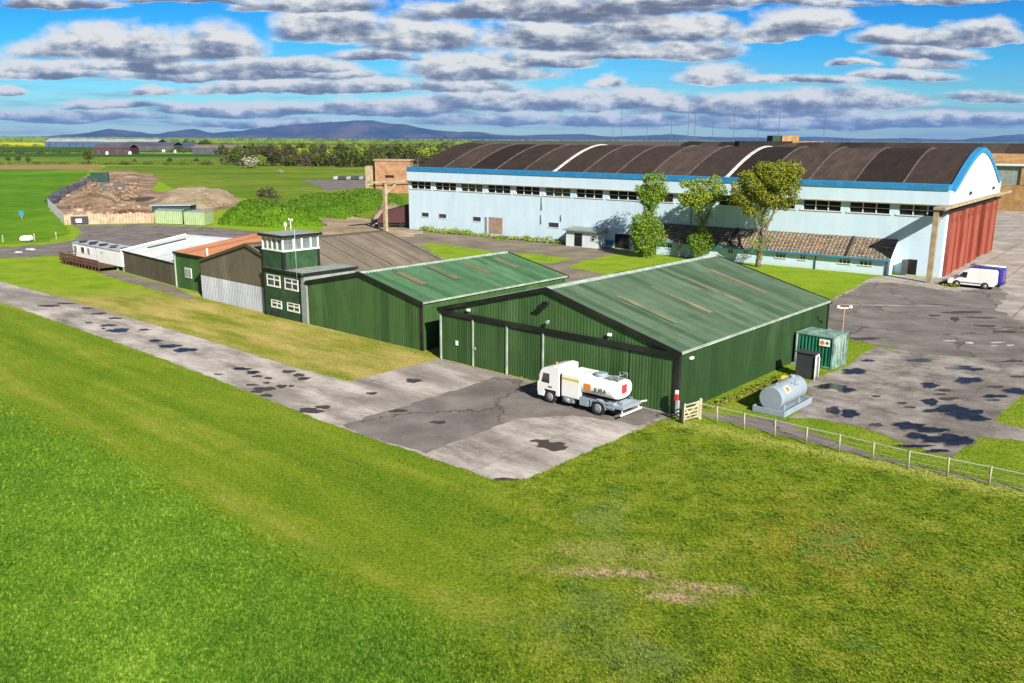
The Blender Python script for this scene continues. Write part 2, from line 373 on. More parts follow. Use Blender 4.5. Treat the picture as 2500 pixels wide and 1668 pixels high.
M['glass'] = mat('window_glass', f_glass, rough=.12, spec=.6)
def f_tglass(t, b):
    b.inputs['Transmission Weight'].default_value = .0; b.inputs['Alpha'].default_value = .35
M['clear_glass'] = mat('clear_glass', f_tglass, col=(.25, .30, .32), rough=.06, spec=.6)
def f_blue(t, b):
    p = t.pos(); x, y, z = t.sep(p); w = t.math('MULTIPLY_ADD', x, -uC.y, t.math('MULTIPLY', y, uC.x))
    n = t.noise(t.comb(t.math('MULTIPLY', w, .8), t.math('MULTIPLY', z, .2), t.math('MULTIPLY', x, .1)), 1.0, 4, .6); n2 = t.noise(p, .5, 5, .65)
    c = t.mix(t.step(n, .3, .8), (.52, .665, .775), (.60, .74, .84)); c = t.mix(t.math('MULTIPLY', t.step(n2, .55, .72), .4), c, (.50, .58, .64))
    f = t.math('FRACT', t.math('DIVIDE', t.math('SUBTRACT', z, .2), 2.3)); c = t.mix(t.math('MULTIPLY', t.step(f, .03, .01), .15), c, (.4, .45, .5))
    c = t.mix(t.math('MULTIPLY', t.step(t.math('MULTIPLY_ADD', n2, 1.2, z), 1.1, .5), .35), c, (.42, .43, .36))
    t.put(b.inputs['Base Color'], c)
M['blue_wall'] = mat('pale_blue_render', f_blue, rough=.85, spec=.2)
M['gable_white'] = weathered('pale_mint_render', (.62, .70, .70), var=.06, rough=.8, dirtamt=.1)
M['blue_trim'] = weathered('bright_blue_trim', (.025, .22, .46), var=.15, rough=.6, dirtamt=.1)
def f_hroof(t, b):
    uv = t.uv(); x, y, _ = t.sep(uv)
    sh = t.new('ShaderNodeTexWhiteNoise', noise_dimensions='1D'); t.put(sh.inputs['W'], t.math('FLOOR', t.math('DIVIDE', x, 6.09)))
    n = t.noise(t.comb(t.math('MULTIPLY', x, .9), t.math('MULTIPLY', y, .35), 0.), 1.0, 6, .7); n2 = t.noise(uv, .15, 3, .6)
    v = t.math('ADD', t.math('MULTIPLY', sh.outputs[0], .42), t.math('MULTIPLY_ADD', n, .58, t.math('MULTIPLY', n2, .15)))
    c = t.ramp(v, [(.25, (.012, .0085, .008)), (.48, (.026, .018, .0155)), (.68, (.048, .034, .028)), (.88, (.092, .072, .060))])
    c = t.mix(t.math('MULTIPLY', t.step(t.noise(uv, .7, 5, .7), .58, .74), .5), c, (.11, .055, .035))
    t.put(b.inputs['Base Color'], c)
M['felt_roof'] = mat('dark_felt_roof', f_hroof, rough=.85, spec=.2)
M['rib'] = weathered('pale_roof_rib', (.095, .076, .064), var=.3, rough=.8)
M['rib_white'] = weathered('whitened_roof_rib', (.55, .53, .50), var=.2, rough=.8)
M['raw_concrete'] = weathered('raw_concrete', (.34, .27, .17), var=.25, rough=.9)
def f_red(t, b):
    p = t.pos(); x, y, z = t.sep(p); s = t.math('MULTIPLY_ADD', x, uC.x, t.math('MULTIPLY', y, uC.y))
    n = t.noise(t.comb(t.math('MULTIPLY', s, 1.2), t.math('MULTIPLY', z, .15), 0.), 1.0, 5, .65)
    t.put(b.inputs['Base Color'], t.ramp(n, [(.3, (.20, .038, .020)), (.45, (.27, .062, .038)), (.7, (.32, .095, .062))]))
M['red_door'] = mat('faded_red_door', f_red, rough=.6, spec=.3)
M['brick_ochre'] = weathered('ochre_brick', (.38, .22, .09), var=.3, rough=.9, scale=.6)
M['brick_orange'] = weathered('orange_brick', (.33, .18, .10), var=.25, rough=.9, scale=.6)
M['bricked'] = weathered('pinkish_brick_infill', (.36, .24, .18), var=.2, rough=.9)
def f_tile(t, b):
    uv = t.uv(); x, y, _ = t.sep(uv)
    br = t.new('ShaderNodeTexBrick'); t.put(br.inputs['Vector'], uv); br.offset = .5
    br.inputs['Scale'].default_value = 1.0; br.inputs['Brick Width'].default_value = .52; br.inputs['Row Height'].default_value = .30; br.inputs['Mortar Size'].default_value = .045
    br.inputs['Color1'].default_value = (.36, .29, .21, 1); br.inputs['Color2'].default_value = (.16, .125, .09, 1); br.inputs['Mortar'].default_value = (.035, .028, .02, 1)
    n = t.noise(uv, .5, 5, .7); c = t.mix(t.math('MULTIPLY', t.step(n, .45, .7), .5), br.outputs[0], (.26, .20, .15))
    c = t.mix(t.math('MULTIPLY', t.step(t.noise(uv, .35, 3, .5), .56, .68), .5), c, (.30, .15, .07))
    t.put(b.inputs['Base Color'], c)
M['tile_roof'] = mat('weathered_asbestos_tile', f_tile, rough=.9, spec=.15)
M['truck_white'] = weathered('truck_white_paint', (.80, .80, .78), var=.03, rough=.3, dirtamt=.08, spec=.5)
M['tyre'] = weathered('tyre_rubber', (.02, .02, .02), rough=.85)
M['steel'] = weathered('grey_steel', (.32, .34, .37), var=.2, rough=.45, metal=.3)
M['bluegrey'] = weathered('pale_blue_grey_paint', (.26, .32, .375), var=.08, rough=.45, dirtamt=.15)
M['chassis'] = weathered('dark_chassis', (.03, .032, .035), rough=.6)
M['yellow'] = weathered('yellow_paint', (.65, .50, .03), var=.1, rough=.5)
M['orange'] = weathered('orange_label', (.70, .22, .02), var=.05, rough=.5)
M['red'] = weathered('red_paint', (.50, .04, .05), var=.1, rough=.5)
M['ink'] = weathered('dark_lettering', (.10, .10, .11), rough=.6)
M['van_blue'] = weathered('dark_blue_van_paint', (.025, .035, .30), var=.05, rough=.25, dirtamt=.05, spec=.5)
M['cont_green'] = weathered('green_container_paint', (.012, .125, .075), var=.25, rough=.5, dirt=(.1, .1, .08))
M['cont_worn'] = weathered('worn_green_container_paint', (.16, .28, .24), var=.5, rough=.6, dirt=(.4, .43, .42), dirtamt=.6)
M['cabinet'] = weathered('charcoal_panel', (.045, .045, .055), var=.15, rough=.5)
M['wood'] = weathered('weathered_timber', (.42, .37, .27), var=.25, rough=.9)
M['brown_wood'] = weathered('brown_stained_timber', (.10, .045, .03), var=.35, rough=.8)
M['fence_board'] = weathered('pale_brown_boards', (.45, .33, .23), var=.25, rough=.9)
M['lime_green'] = weathered('pale_green_container', (.33, .42, .22), var=.1, rough=.6, dirtamt=.2)
M['dark_green'] = weathered('dark_green_felt', (.02, .06, .045), var=.2, rough=.8)
M['galv'] = weathered('galvanised_wire', (.45, .45, .42), var=.1, rough=.5)
M['mast'] = weathered('mast_steel', (.10, .12, .14), rough=.7)
M['far_blue'] = weathered('far_blue_sheeting', (.045, .085, .16), var=.2, rough=.7, scale=.1)
M['far_grey'] = weathered('far_grey_sheeting', (.30, .32, .34), var=.2, rough=.7, scale=.1)
M['far_slate'] = weathered('far_slate_sheeting', (.07, .07, .09), var=.25, rough=.8, scale=.1)
M['far_red'] = weathered('far_maroon_sheeting', (.075, .028, .03), var=.25, rough=.8, scale=.1)
def leafmat(name, stops):
    def f(t, b):
        x, y, _ = t.sep(t.uv()); t.put(b.inputs['Base Color'], t.ramp(x, stops))
    return mat(name, f, rough=.7, spec=.2)
M['leaf_ivy'] = leafmat('ivy_leaf', [(0, (.045, .10, .008)), (.5, (.14, .235, .014)), (1, (.31, .40, .05))])
M['leaf_lime'] = leafmat('lime_leaf', [(0, (.08, .14, .01)), (.5, (.215, .295, .016)), (1, (.38, .43, .05))])
M['leaf_gold'] = leafmat('golden_leaf', [(0, (.06, .075, .01)), (.5, (.185, .215, .016)), (1, (.38, .35, .035))])
M['leaf_dark'] = leafmat('scrub_leaf', [(0, (.022, .032, .008)), (.5, (.06, .078, .014)), (1, (.14, .145, .028))])
M['leaf_mid'] = leafmat('wood_leaf', [(0, (.03, .055, .008)), (.5, (.085, .12, .014)), (1, (.18, .21, .03))])
M['leaf_brown'] = leafmat('bare_twig', [(0, (.03, .022, .014)), (.5, (.065, .05, .03)), (1, (.11, .095, .05))])
M['leaf_white'] = leafmat('white_blossom', [(0, (.16, .20, .08)), (.5, (.32, .33, .22)), (1, (.58, .56, .46))])
M['leaf_dry'] = leafmat('dry_grass', [(0, (.08, .12, .01)), (.5, (.20, .22, .03)), (1, (.38, .33, .11))])
M['leaf_bank'] = leafmat('bank_grass', [(0, (.02, .06, .003)), (.5, (.06, .13, .006)), (1, (.15, .22, .02))])
M['bark'] = weathered('bark', (.17, .14, .10), var=.4, rough=.95)

# ------------------------------------------------------------------ ground
g = MB(); S = 45000
ys = [-200, 20, 60, 100, 160, 300, 800, 3000, 12000, S]
xs = [-S, -8000, -1500, -300, -80, 0, 80, 300, 1500, 8000, S]
for y0, y1 in zip(ys, ys[1:]):
    for x0, x1 in zip(xs, xs[1:]): g.face([(x0, y0, 0), (x1, y0, 0), (x1, y1, 0), (x0, y1, 0)])
struct(g.build('ground', M['ground']))
POLYS = []
def sheet_world(name, pts, z, mt, jit=.12, seg=.6, block=True, thick=0):
    out = []; n = len(pts)
    for k in range(n):
        a, b_ = pts[k], pts[(k+1) % n]; L = (b_-a).length; q = max(1, min(60, int(L/seg))); d = (b_-a).normalized(); nn = Vector((-d.y, d.x, 0))
        for i in range(q): out.append(a.lerp(b_, i/q) + nn*(R.gauss(0, jit) if 0 < i else 0))
    mb = MB(); mb.face([(p.x, p.y, z) for p in out])
    if block: POLYS.append([(p.x, p.y) for p in pts])
    return struct(mb.build(name, mt))
def sheet(name, px, z, mt, jit=.12, seg=.6, block=True): return sheet_world(name, [G(*p) for p in px], z, mt, jit, seg, block)

sheet('taxiway', [(-400, 560), (0, 687), (184, 737), (506, 831), (728, 900), (846, 931), (900, 919), (1075, 876), (1300, 932), (1660, 1012), (1638, 1017), (1538, 1058), (1400, 1119), (1290, 1168), (1218, 1174), (900, 1068), (708, 998), (574, 944), (440, 893), (168, 795), (0, 737), (-400, 610)], .008, M['concrete'], .07)
sheet('asphalt_patch', [(836, 1038), (1030, 978), (1214, 919), (1290, 934), (1480, 976), (1630, 1010), (1560, 1040), (1400, 1015), (1260, 1023), (1040, 1108), (900, 1066)], .014, M['asphalt'], .1, block=False)
# right-hand hardstandings
sheet('concrete_yard', [(2020, 738), (2130, 678), (2190, 672), (2290, 680), (2390, 625), (2385, 545), (2395, 500), (2900, 490), (2900, 700), (2900, 910), (2500, 880), (2250, 860), (2080, 830), (2010, 800)], .008, M['slab'], .15)
sheet('tarmac_road', [(2015, 742), (2120, 690), (2180, 690), (2330, 712), (2440, 702), (2462, 718), (2430, 755), (2500, 790), (2900, 830), (2900, 935), (2500, 885), (2249, 862), (2080, 832), (2000, 790)], .014, M['asphalt'], .15)
sheet('fuel_pad', [(2075, 890), (2120, 850), (2140, 846), (2249, 862), (2500, 886), (2900, 935), (2900, 1000), (2500, 962), (2424, 1028), (2500, 1048), (2900, 1090), (2900, 1130), (2500, 1078), (2384, 1068), (2325, 1116), (2220, 1086), (2099, 1042), (1985, 1022), (1925, 1022), (1985, 980), (1960, 940)], .02, M['pad_concrete'], .09)
sheet('access_path', [(1705, 1008), (1830, 1018), (1925, 1030), (1950, 1048), (2010, 1068), (2130, 1111), (2300, 1150), (2520, 1198), (2520, 1203), (2300, 1156), (2120, 1117), (2000, 1086), (1860, 1052), (1720, 1018)], .010, M['asphalt'], .06)
# hardstanding and road on the left, beyond the hangars
sheet('asphalt_yard', [(-500, 640), (0, 604), (120, 597), (180, 585), (205, 568), (174, 549), (386, 548), (525, 556), (640, 567), (780, 573), (940, 561), (996, 556), (1010, 600), (900, 640), (700, 640), (300, 640), (147, 624), (0, 631), (-500, 700)], .012, M['asphalt'], .25, 1.5)
sheet('sandy_hardstanding', [(785, 530), (850, 523), (940, 545), (1000, 556), (1040, 566), (1000, 580), (840, 574), (780, 573)], .020, M['sand'], .4, 1.5)
sheet('gravel_yard', [(985, 556), (1100, 560), (1385, 598), (1500, 606), (1640, 628), (1640, 700), (1400, 740), (1200, 700), (1000, 640)], .008, M['gravel'], .3, 1.5)
sheet('lawn', [(1030, 597), (1090, 596), (1180, 612), (1215, 616), (1150, 640), (1080, 632)], .016, M['ground'], .25, 1.0, False)
sheet('lawn', [(1240, 620), (1310, 620), (1400, 632), (1360, 645), (1290, 640)], .016, M['ground'], .25, 1.0, False)
sheet('lawn', [(1375, 652), (1420, 638), (1500, 620), (1640, 617), (1790, 632), (1840, 640), (2000, 656), (2140, 672), (2020, 732), (1900, 720), (1700, 700), (1500, 672)], .016, M['ground'], .25, 1.0, False)
sheet('lawn', [(2070, 832), (2140, 846), (2100, 868), (2072, 886), (2055, 870)], .026, M['ground'], .1, .5, False)
sheet('dirt_path', [(1212, 600), (1390, 600), (1480, 606), (1540, 614), (1400, 640), (1380, 660), (1330, 652), (1420, 624), (1370, 616), (1225, 614)], .020, M['gravel'], .25, 1.0, False)
# fields
FIELDS = [('field', [(-600, 600), (-600, 413), (0, 412), (205, 413), (220, 418), (120, 505), (155, 550), (172, 566), (120, 590), (0, 597)], .03, 'field_bright'),
 ('field', [(225, 416), (260, 406), (900, 398), (1000, 405), (1000, 550), (700, 500), (560, 480), (420, 460), (355, 425)], .02, 'field_mid'),
 ('field', [(-600, 412), (-600, 402), (200, 403), (268, 409), (230, 414)], .04, 'field_brown'),
 ('field', [(-600, 402), (-600, 386), (600, 384), (600, 403)], .02, 'field_mid'),
 ('field', [(-600, 384), (-600, 375), (330, 375), (600, 377), (600, 384)], .04, 'field_dark'),
 ('field', [(-600, 372), (-600, 358), (560, 359), (560, 372)], .03, 'field_dark'),
 ('field', [(-900, 355), (-900, 347.5), (105, 348.5), (112, 355)], .05, 'field_yellow'),
 ('field', [(360, 352), (400, 349), (720, 350), (980, 352), (980, 356), (600, 356)], .05, 'field_mid'), ('heath', [(1150, 352), (1150, 342.6), (1700, 345.2), (2300, 348.2), (2800, 351), (2800, 420), (1150, 420)], .06, 'heath'), ('field', [(640, 357), (760, 355.5), (870, 357), (760, 358.5)], .06, 'field_yellow')]
for nm, px, z, k in FIELDS: sheet(nm, px, z, M[k], .5, 4.0)
sheet('car_park', [(735, 440), (920, 437), (925, 455), (800, 467), (775, 455)], .05, M['asphalt'], .4, 3.0)

sheet('road_edge', [(2045, 742.5), (2120, 744.5), (2300, 747), (2300, 748.6), (2120, 746.6), (2045, 745)], .022, M['slab'], .03, 1.0, False)
# puddles and stains: (x, y, half width px, half height px)
def patch(name, spec, z, mt):
    for i_, (x, y, a, b_) in enumerate(spec):
        pts = []; n = 32; z += .0009; ph = [R.uniform(0, 6.28) for _ in range(4)]
        for k in range(n):
            th = 2*math.pi*k/n; r = 1+.13*math.sin(2*th+ph[0])+.12*math.sin(3*th+ph[1])+.10*math.sin(5*th+ph[2])+.07*math.sin(9*th+ph[3])
            p = G(x+a*1.12*r*math.cos(th), y-b_*.92*r*math.sin(th)); pts.append((p.x, p.y, z))
        if name == 'puddle':
            cx_ = G(x, y); hp = [(cx_.x+(p_[0]-cx_.x)*1.16, cx_.y+(p_[1]-cx_.y)*1.22, z-.0085) for p_ in pts]; mb = MB(); mb.face(hp); struct(mb.build('damp_stain', M['halo']))
        mb = MB(); mb.face(pts); struct(mb.build(name, mt))
Z8 = lambda X, Y, a, b_: (2000+X/3.016, 700+Y/3.016, a/3.016, b_/3.016)
Z5 = lambda X, Y, a, b_: (X/2.611, 680+Y/2.611, a/2.611, b_/2.611)
patch('puddle', [Z8(*q) for q in [(105, 915, 48, 26), (225, 938, 62, 28), (265, 628, 75, 20), (205, 618, 40, 8), (740, 545, 95, 12), (1040, 600, 70, 16), (1150, 612, 45, 11), (1095, 693, 80, 25), (815, 730, 55, 20), (1440, 772, 75, 22), (1290, 810, 70, 14), (820, 853, 52, 24), (980, 905, 100, 30), (1080, 945, 130, 36), (1180, 980, 75, 15), (870, 915, 80, 16), (660, 1030, 95, 28), (820, 1060, 110, 22), (720, 1105, 75, 22), (860, 1130, 110, 22), (1000, 1135, 110, 45), (360, 548, 35, 9), (90, 740, 90, 20), (200, 765, 60, 16), (700, 1180, 100, 12), (870, 1215, 70, 13)]], .034, M['water'])
patch('puddle', [Z5(*q) for q in [(755, 332, 54, 13), (690, 300, 40, 7), (1180, 457, 60, 13), (1080, 432, 55, 12), (990, 398, 36, 8), (1540, 577, 46, 9), (1612, 600, 34, 10)]], .0185, M['water'])
patch('damp_stain', [Z5(*q) for q in [(310, 175, 70, 7), (420, 160, 60, 5), (560, 190, 40, 5), (630, 225, 40, 7), (735, 255, 36, 7), (920, 328, 36, 6), (1390, 612, 25, 5), (1640, 625, 34, 7), (1710, 637, 26, 7), (1700, 667, 22, 6), (1605, 680, 34, 7), (1690, 705, 60, 14), (1640, 722, 38, 9), (1795, 690, 34, 11), (1858, 688, 18, 6), (1840, 595, 44, 9), (1905, 618, 36, 10), (1935, 640, 38, 11), (1700, 748, 40, 9), (1980, 845, 70, 18), (2060, 822, 50, 10), (565, 283, 18, 5), (660, 320, 14, 4)]], .0155, M['damp'])
patch('damp_stain', [(1010, 930, 20, 5), (908, 961, 14, 3), (972, 1004, 22, 4), (1070, 1032, 16, 5), (1350, 1090, 34, 11), (1320, 1078, 20, 5), (1235, 1171, 26, 4)], .0185, M['damp'])
patch('damp_stain', [Z8(*q) for q in [(340, 385, 90, 13), (420, 1020, 45, 15), (915, 765, 55, 12), (890, 795, 40, 9), (950, 828, 75, 11), (610, 860, 36, 9), (1285, 838, 45, 9), (670, 890, 40, 8), (1420, 552, 80, 9), (1060, 190, 140, 9), (1200, 230, 90, 7), (1230, 290, 70, 8), (1000, 240, 30, 16), (1300, 740, 65, 8), (1480, 665, 60, 9), (420, 810, 30, 8), (1380, 335, 90, 7), (850, 215, 40, 6)]], .021, M['damp'])
patch('road_marking', [Z8(*q) for q in [(965, 401, 42, 5), (1108, 415, 32, 6), (1310, 413, 48, 5), (1405, 434, 26, 6), (1290, 438, 22, 3)]], .0225, M['worn_white'])
patch('road_marking', [(75, 609, 10, 2.5), (45, 616, 8, 2)], .02, M['white'])

# ------------------------------------------------------------------ buildings of the row (frame A)
def slope_corr(mb, fr, a0, a1, b0, z0, b1, z1, pitch=.3, dep=.035):   # roof slope from eave (b0,z0) to ridge (b1,z1), ribs run up the slope
    d = Vector((0, b1-b0, z1-z0)); L = d.length; nb, nz = -(z1-z0)/L, (b1-b0)/L
    if nz < 0: nb, nz = -nb, -nz
    mb.corr(lambda a, t, o: fr(a, b0+(b1-b0)*t/L+nb*o, z0+(z1-z0)*t/L+nz*o), a0, a1, lambda a: 0, lambda a: L, pitch, dep)
def gable_hangar(label, u0, v0, W_, L_, he, hr, wallm, sidem, roofm, name='green_hangar'):
    h = thing(name, label, 'hangar', A(u0, v0+W_/2))
    fr = lambda a, b, z=0: A(u0+a, v0+b, z)
    zt = lambda b: he + (hr-he)*(1-abs(b-W_/2)/(W_/2)) - .06
    q = MB(); q.corr(lambda b, z, o: fr(-o, b, z), 0, W_, lambda b: 0, zt, .27, .014)
    q.build('front_gable', wallm, h)
    q = MB(); q.corr(lambda b, z, o: fr(L_+o, b, z), 0, W_, lambda b: 0, zt, .27, .04); q.build('rear_gable', wallm, h)
    for b, sgn in ((0, -1), (W_, 1)):
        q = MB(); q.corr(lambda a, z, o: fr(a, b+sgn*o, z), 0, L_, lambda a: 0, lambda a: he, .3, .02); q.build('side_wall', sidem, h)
    r = []
    for b0 in (-.22, W_+.22):
        q = MB(); slope_corr(q, fr, -.12, L_+.12, b0, he-.22*(hr-he)/(W_/2)+.03, W_/2, hr+.03, .36, .045); r.append(q.build('roof', roofm, h))
    q = MB(); n = Vector((0, 0, 1))
    q.prism([fr(-.14, W_/2-.32, hr-.02), fr(-.14, W_/2+.32, hr-.02), fr(-.14, W_/2, hr+.14)], uA*(L_+.28)); q.build('ridge_cap', M['ridge'], h)
    q = MB()
    for b0, b1 in ((-.2, .16), (W_-.16, W_+.2)): q.box(fr, -.1, L_+.1, b0 if b0 < 0 else W_+.10, -.12 if b0 < 0 else W_+.22, he-.10, he+.05)
    q.build('gutter', M['pale_trim'], h)
    def verge(aa):
        q = MB()
        for sg in (0, 1):
            b0 = -.25 if sg == 0 else W_+.25; z0 = he-.25*(hr-he)/(W_/2)
            p = [fr(aa, b0, z0-.17), fr(aa, W_/2, hr-.16), fr(aa, W_/2, hr+.13), fr(aa, b0, z0+.12)]
            q.prism(p, uA*.09)
        return q.build('verge_trim', M['black'], h)
    verge(-.20); verge(L_+.11)
    return h, fr, r
# nearest hangar
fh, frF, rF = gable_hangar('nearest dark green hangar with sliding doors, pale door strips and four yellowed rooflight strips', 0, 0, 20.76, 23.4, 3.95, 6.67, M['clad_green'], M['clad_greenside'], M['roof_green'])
onebox('lintel', M['black'], fh, frF, -.22, -.05, -.05, 20.8, 3.60, 3.93)
q = MB(); q.box(frF, -.16, .10, -.12, .20, 0, 3.6); q.build('corner_post', M['black'], fh)
q = MB(); q.box(frF, 23.3, 23.5, -.1, .12, 0, 3.8); q.build('corner_post', M['black'], fh)
for b0, b1, k in ((17.30, 20.62, 0), (13.95, 17.24, 1), (10.62, 13.9, 2), (3.6, 10.55, 3), (.22, 3.55, 4)):
    q = MB(); q.corr(lambda b, z, o: frF(-.06-.02*(k % 2)-o, b, z), b0, b1, lambda b: .04, lambda b: 3.6, .23, .012)
    dr = q.build('door', M['clad_green'] if k > 2 else M['clad_green2'], fh)
    if k == 0: s_ = onebox('sign', M['white'], dr, frF, -.14, -.11, 18.83, 19.08, 1.35, 1.7)
    if k == 1: onebox('handle', M['pale_trim'], dr, frF, -.18, -.10, 17.0, 17.1, 1.3, 1.5)
for b in (20.68, 17.27, 13.93, 10.59): onebox('door_strip', M['pale_trim'], fh, frF, -.17, -.05, b-.055, b+.055, .02, 3.6)
q = MB(); q.box(frF, -.30, -.04, 10.2, 10.62, 5.52, 5.78); q.prism([frF(-.5, 10.15, 5.45), frF(-.5, 10.7, 5.45), frF(-.5, 10.7, 5.6), frF(-.5, 10.15, 5.6)], uA*.2); q.build('siren', M['black'], fh)
q = MB(); q.tube([frF(-.05, 10.17, 4.45), frF(-.22, 10.17, 4.43)], .09); q.box(frF, -.3, -.2, 10.07, 10.27, 4.3, 4.5); q.build('lamp', M['grey_block'], fh)
for b, z in ((17.72, 4.22), (5.1, 4.30)):
    q = MB(); q.box(frF, -.22, -.04, b-.12, b+.12, z-.07, z+.09); q.build('lamp', M['white'], fh)
q = MB(); q.box(frF, 1.2, 1.55, -.16, -.02, 3.3, 3.44); q.build('lamp', M['white'], fh)
def strips(h, fr, W_, he, hr, rows, mt, wid=.72):
    for a, t0, t1 in rows:                                     # t = fraction from eave to ridge
        zz = lambda t: he+(hr-he)*t+.09; q = MB(); S_ = math.hypot(W_/2, hr-he)
        nb, nz = -(hr-he)/S_, (W_/2)/S_
        q.corr(lambda x, t, o: fr(x, W_/2*t/S_+nb*o, he+(hr-he)*t/S_+.092+nz*o), a-wid/2, a+wid/2, lambda x: t0*S_, lambda x: t1*S_, .36, .03)
        q.build('rooflight', mt, h)
strips(fh, frF, 20.76, 3.95, 6.67, [(4.2, .26, .72), (8.9, .26, .74)], M['rooflight'], .55)
strips(fh, frF, 20.76, 3.95, 6.67, [(14.0, .28, .76), (18.6, .30, .78)], M['rooflight2'], .6)
# second hangar
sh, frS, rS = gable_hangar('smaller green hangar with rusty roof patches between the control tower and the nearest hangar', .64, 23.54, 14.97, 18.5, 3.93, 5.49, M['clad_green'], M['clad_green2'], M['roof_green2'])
q = MB(); q.box(frS, -.10, .05, -.08, .14, 0, 3.75); q.build('corner_post', M['black'], sh)
strips(sh, frS, 14.97, 3.93, 5.49, [(3.2, .40, .86), (7.2, .40, .88), (11.4, .42, .88), (15.6, .45, .85)], M['rooflight2'], .8)
# brown hangar
bh, frB, rB = gable_hangar('brown hangar with pale grey lower front panel, wide brown roof behind the control tower', 1.03, 39.7, 18.2, 17.2, 3.97, 6.40, M['brown_clad'], M['brown_clad'], M['brown_roof'], 'brown_hangar')
bh.children[0].name = 'front_gable'
q = MB(); q.corr(lambda b, z, o: frB(-.06-o, b, z), 0.1, 18.1, lambda b: 0, lambda b: 2.45, .3, .035); q.build('lower_panel', M['grey_clad'], bh)
q = MB()
for k in range(int(17/2.6)): q.bar(frB(.5+k*2.6, .2, 4.15), frB(.5+k*2.6, 8.9, 6.43), .05, .03)
q.build('roof_seam', M['brown_roof'], bh)
for ch in bh.children:                                        # verges of this one are plain brown, not black
    if ch.name.startswith(('verge_trim', 'ridge_cap', 'gutter')): ch.data.materials[0] = M['brown_clad2']
# control tower
ct = thing('control_tower', 'green control tower with a white framed glazed cabin on top and four white windows', 'control tower', A(.5, 42.4))
T0, T1, TZ = 39.5, 45.4, 4.62
tf = lambda a, b, z=0: A(.55+a, b, z)
q = MB(); q.box(tf, 0, 4.9, T0, T1, 0, TZ-.16); q.build('wall', M['green_block'], ct)
q = MB(); q.box(tf, -.03, 5.0, 38.68, T0-.003, 0, 3.6); q.box(tf, .05, 6.0, 39.1, T0-.003, 3.6, 4.45); q.build('side_wall', M['grey_block'], ct)
q = MB(); q.box(tf, -.12, 6.2, 38.95, T1+.08, TZ-.16, TZ); q.build('flat_roof', M['grey_block'], ct)
q = MB(); q.box(tf, -.15, -.12, T0-.4, T1+.08, TZ-.24, TZ+.02); q.box(tf, -.12, 6.2, 38.9, 38.95, TZ-.24, TZ+.02); q.build('fascia', M['black'], ct)
for b in (T0+.06, T1-.05): onebox('drainpipe', M['black'], ct, tf, -.08, -.001, b-.09, b+.09, 0, TZ-.25)
C0, C1 = 42.0, 45.35
q = MB(); q.box(tf, .02, 4.0, C0, C1, TZ, 6.28); q.build('cabin_wall', M['green_block'], ct)
q = MB(); q.box(tf, -.05, .02, C0-.05, C0+.22, TZ, 6.28); q.box(tf, .023, .25, C0-.05, C0-.002, TZ, 6.28); q.build('corner_trim', M['black'], ct); onebox('corner_trim', M['black'], ct, tf, 3.8, 4.05, C0-.06, C0-.002, TZ, 6.28)
q = MB(); q.box(tf, -.06, 4.06, C0-.06, C1+.06, 6.28, 6.42); q.box(tf, -.02, 4.02, C0-.02, C1+.02, 7.46, 7.58)
for b in (C0+.09, C0+.95, C0+1.75, C0+2.5, C1-.09): q.box(tf, -.03, .12, b-.075, b+.075, 6.42, 7.46)
for a in (.85+.35, 2.1, 3.1, 3.93): q.box(tf, a-.08, a+.08, C0-.03, C0+.12, 6.42, 7.46); q.box(tf, a-.08, a+.08, C1-.12, C1+.03, 6.42, 7.46)
for b in (C0+.09, C0+1.2, C0+2.3, C1-.09): q.box(tf, 3.88, 4.03, b-.07, b+.07, 6.42, 7.46)
q.build('window_frame', M['white_frame'], ct)
q = MB(); q.box(tf, .03, .05, C0+.02, C1-.02, 6.42, 7.46); q.box(tf, .06, 3.95, C0+.03, C0+.05, 6.42, 7.46); q.box(tf, 3.95, 3.97, C0+.02, C1-.02, 6.42, 7.46); q.box(tf, .06, 3.95, C1-.05, C1-.03, 6.42, 7.46)
q.build('pane', M['clear_glass'], ct)
q = MB(); q.box(tf, .5, 1.3, C0+.6, C1-.5, 6.35, 6.9); q.box(tf, 1.8, 2.3, C0+1, C0+1.6, 6.35, 7.1); q.box(tf, 2.9, 3.6, C0+.4, C0+2.6, 6.35, 6.95); q.build('desk', M['grey_block'], ct)
q = MB(); q.box(tf, -.28, 4.28, C0-.28, C1+.28, 7.58, 7.80); q.build('cabin_roof', M['black'], ct)
q = MB(); q.box(tf, -.10, 4.10, C0-.10, C1+.10, 7.80, 7.83); q.build('roof_covering', M['grey_block'], ct)
q = MB(); q.tube([tf(2.6, C1-1.0, 7.8), tf(2.6, C1-1.0, 8.95)], .035); q.tube([tf(2.6, C1-1.35, 8.9), tf(2.6, C1-.65, 8.9)], .03); q.tube([tf(2.6, C1-1.25, 8.85), tf(2.6, C1-1.25, 9.05)], .06); q.tube([tf(2.6, C1-.75, 8.85), tf(2.6, C1-.75, 9.05)], .05); q.build('wind_sensor', M['white'], ct)
q = MB(); q.tube([tf(2.6, C1-.1, 7.8), tf(2.6, C1-.1, 8.7)], .04); q.box(tf, 2.5, 2.7, C1-.2, C1, 8.3, 8.55); q.build('camera', M['white'], ct)
q = MB(); q.tube([tf(-.2, 39.75, 4.0), tf(-.2, 39.75, 8.6)], .024); q.build('aerial', M['grey_clad'], ct)
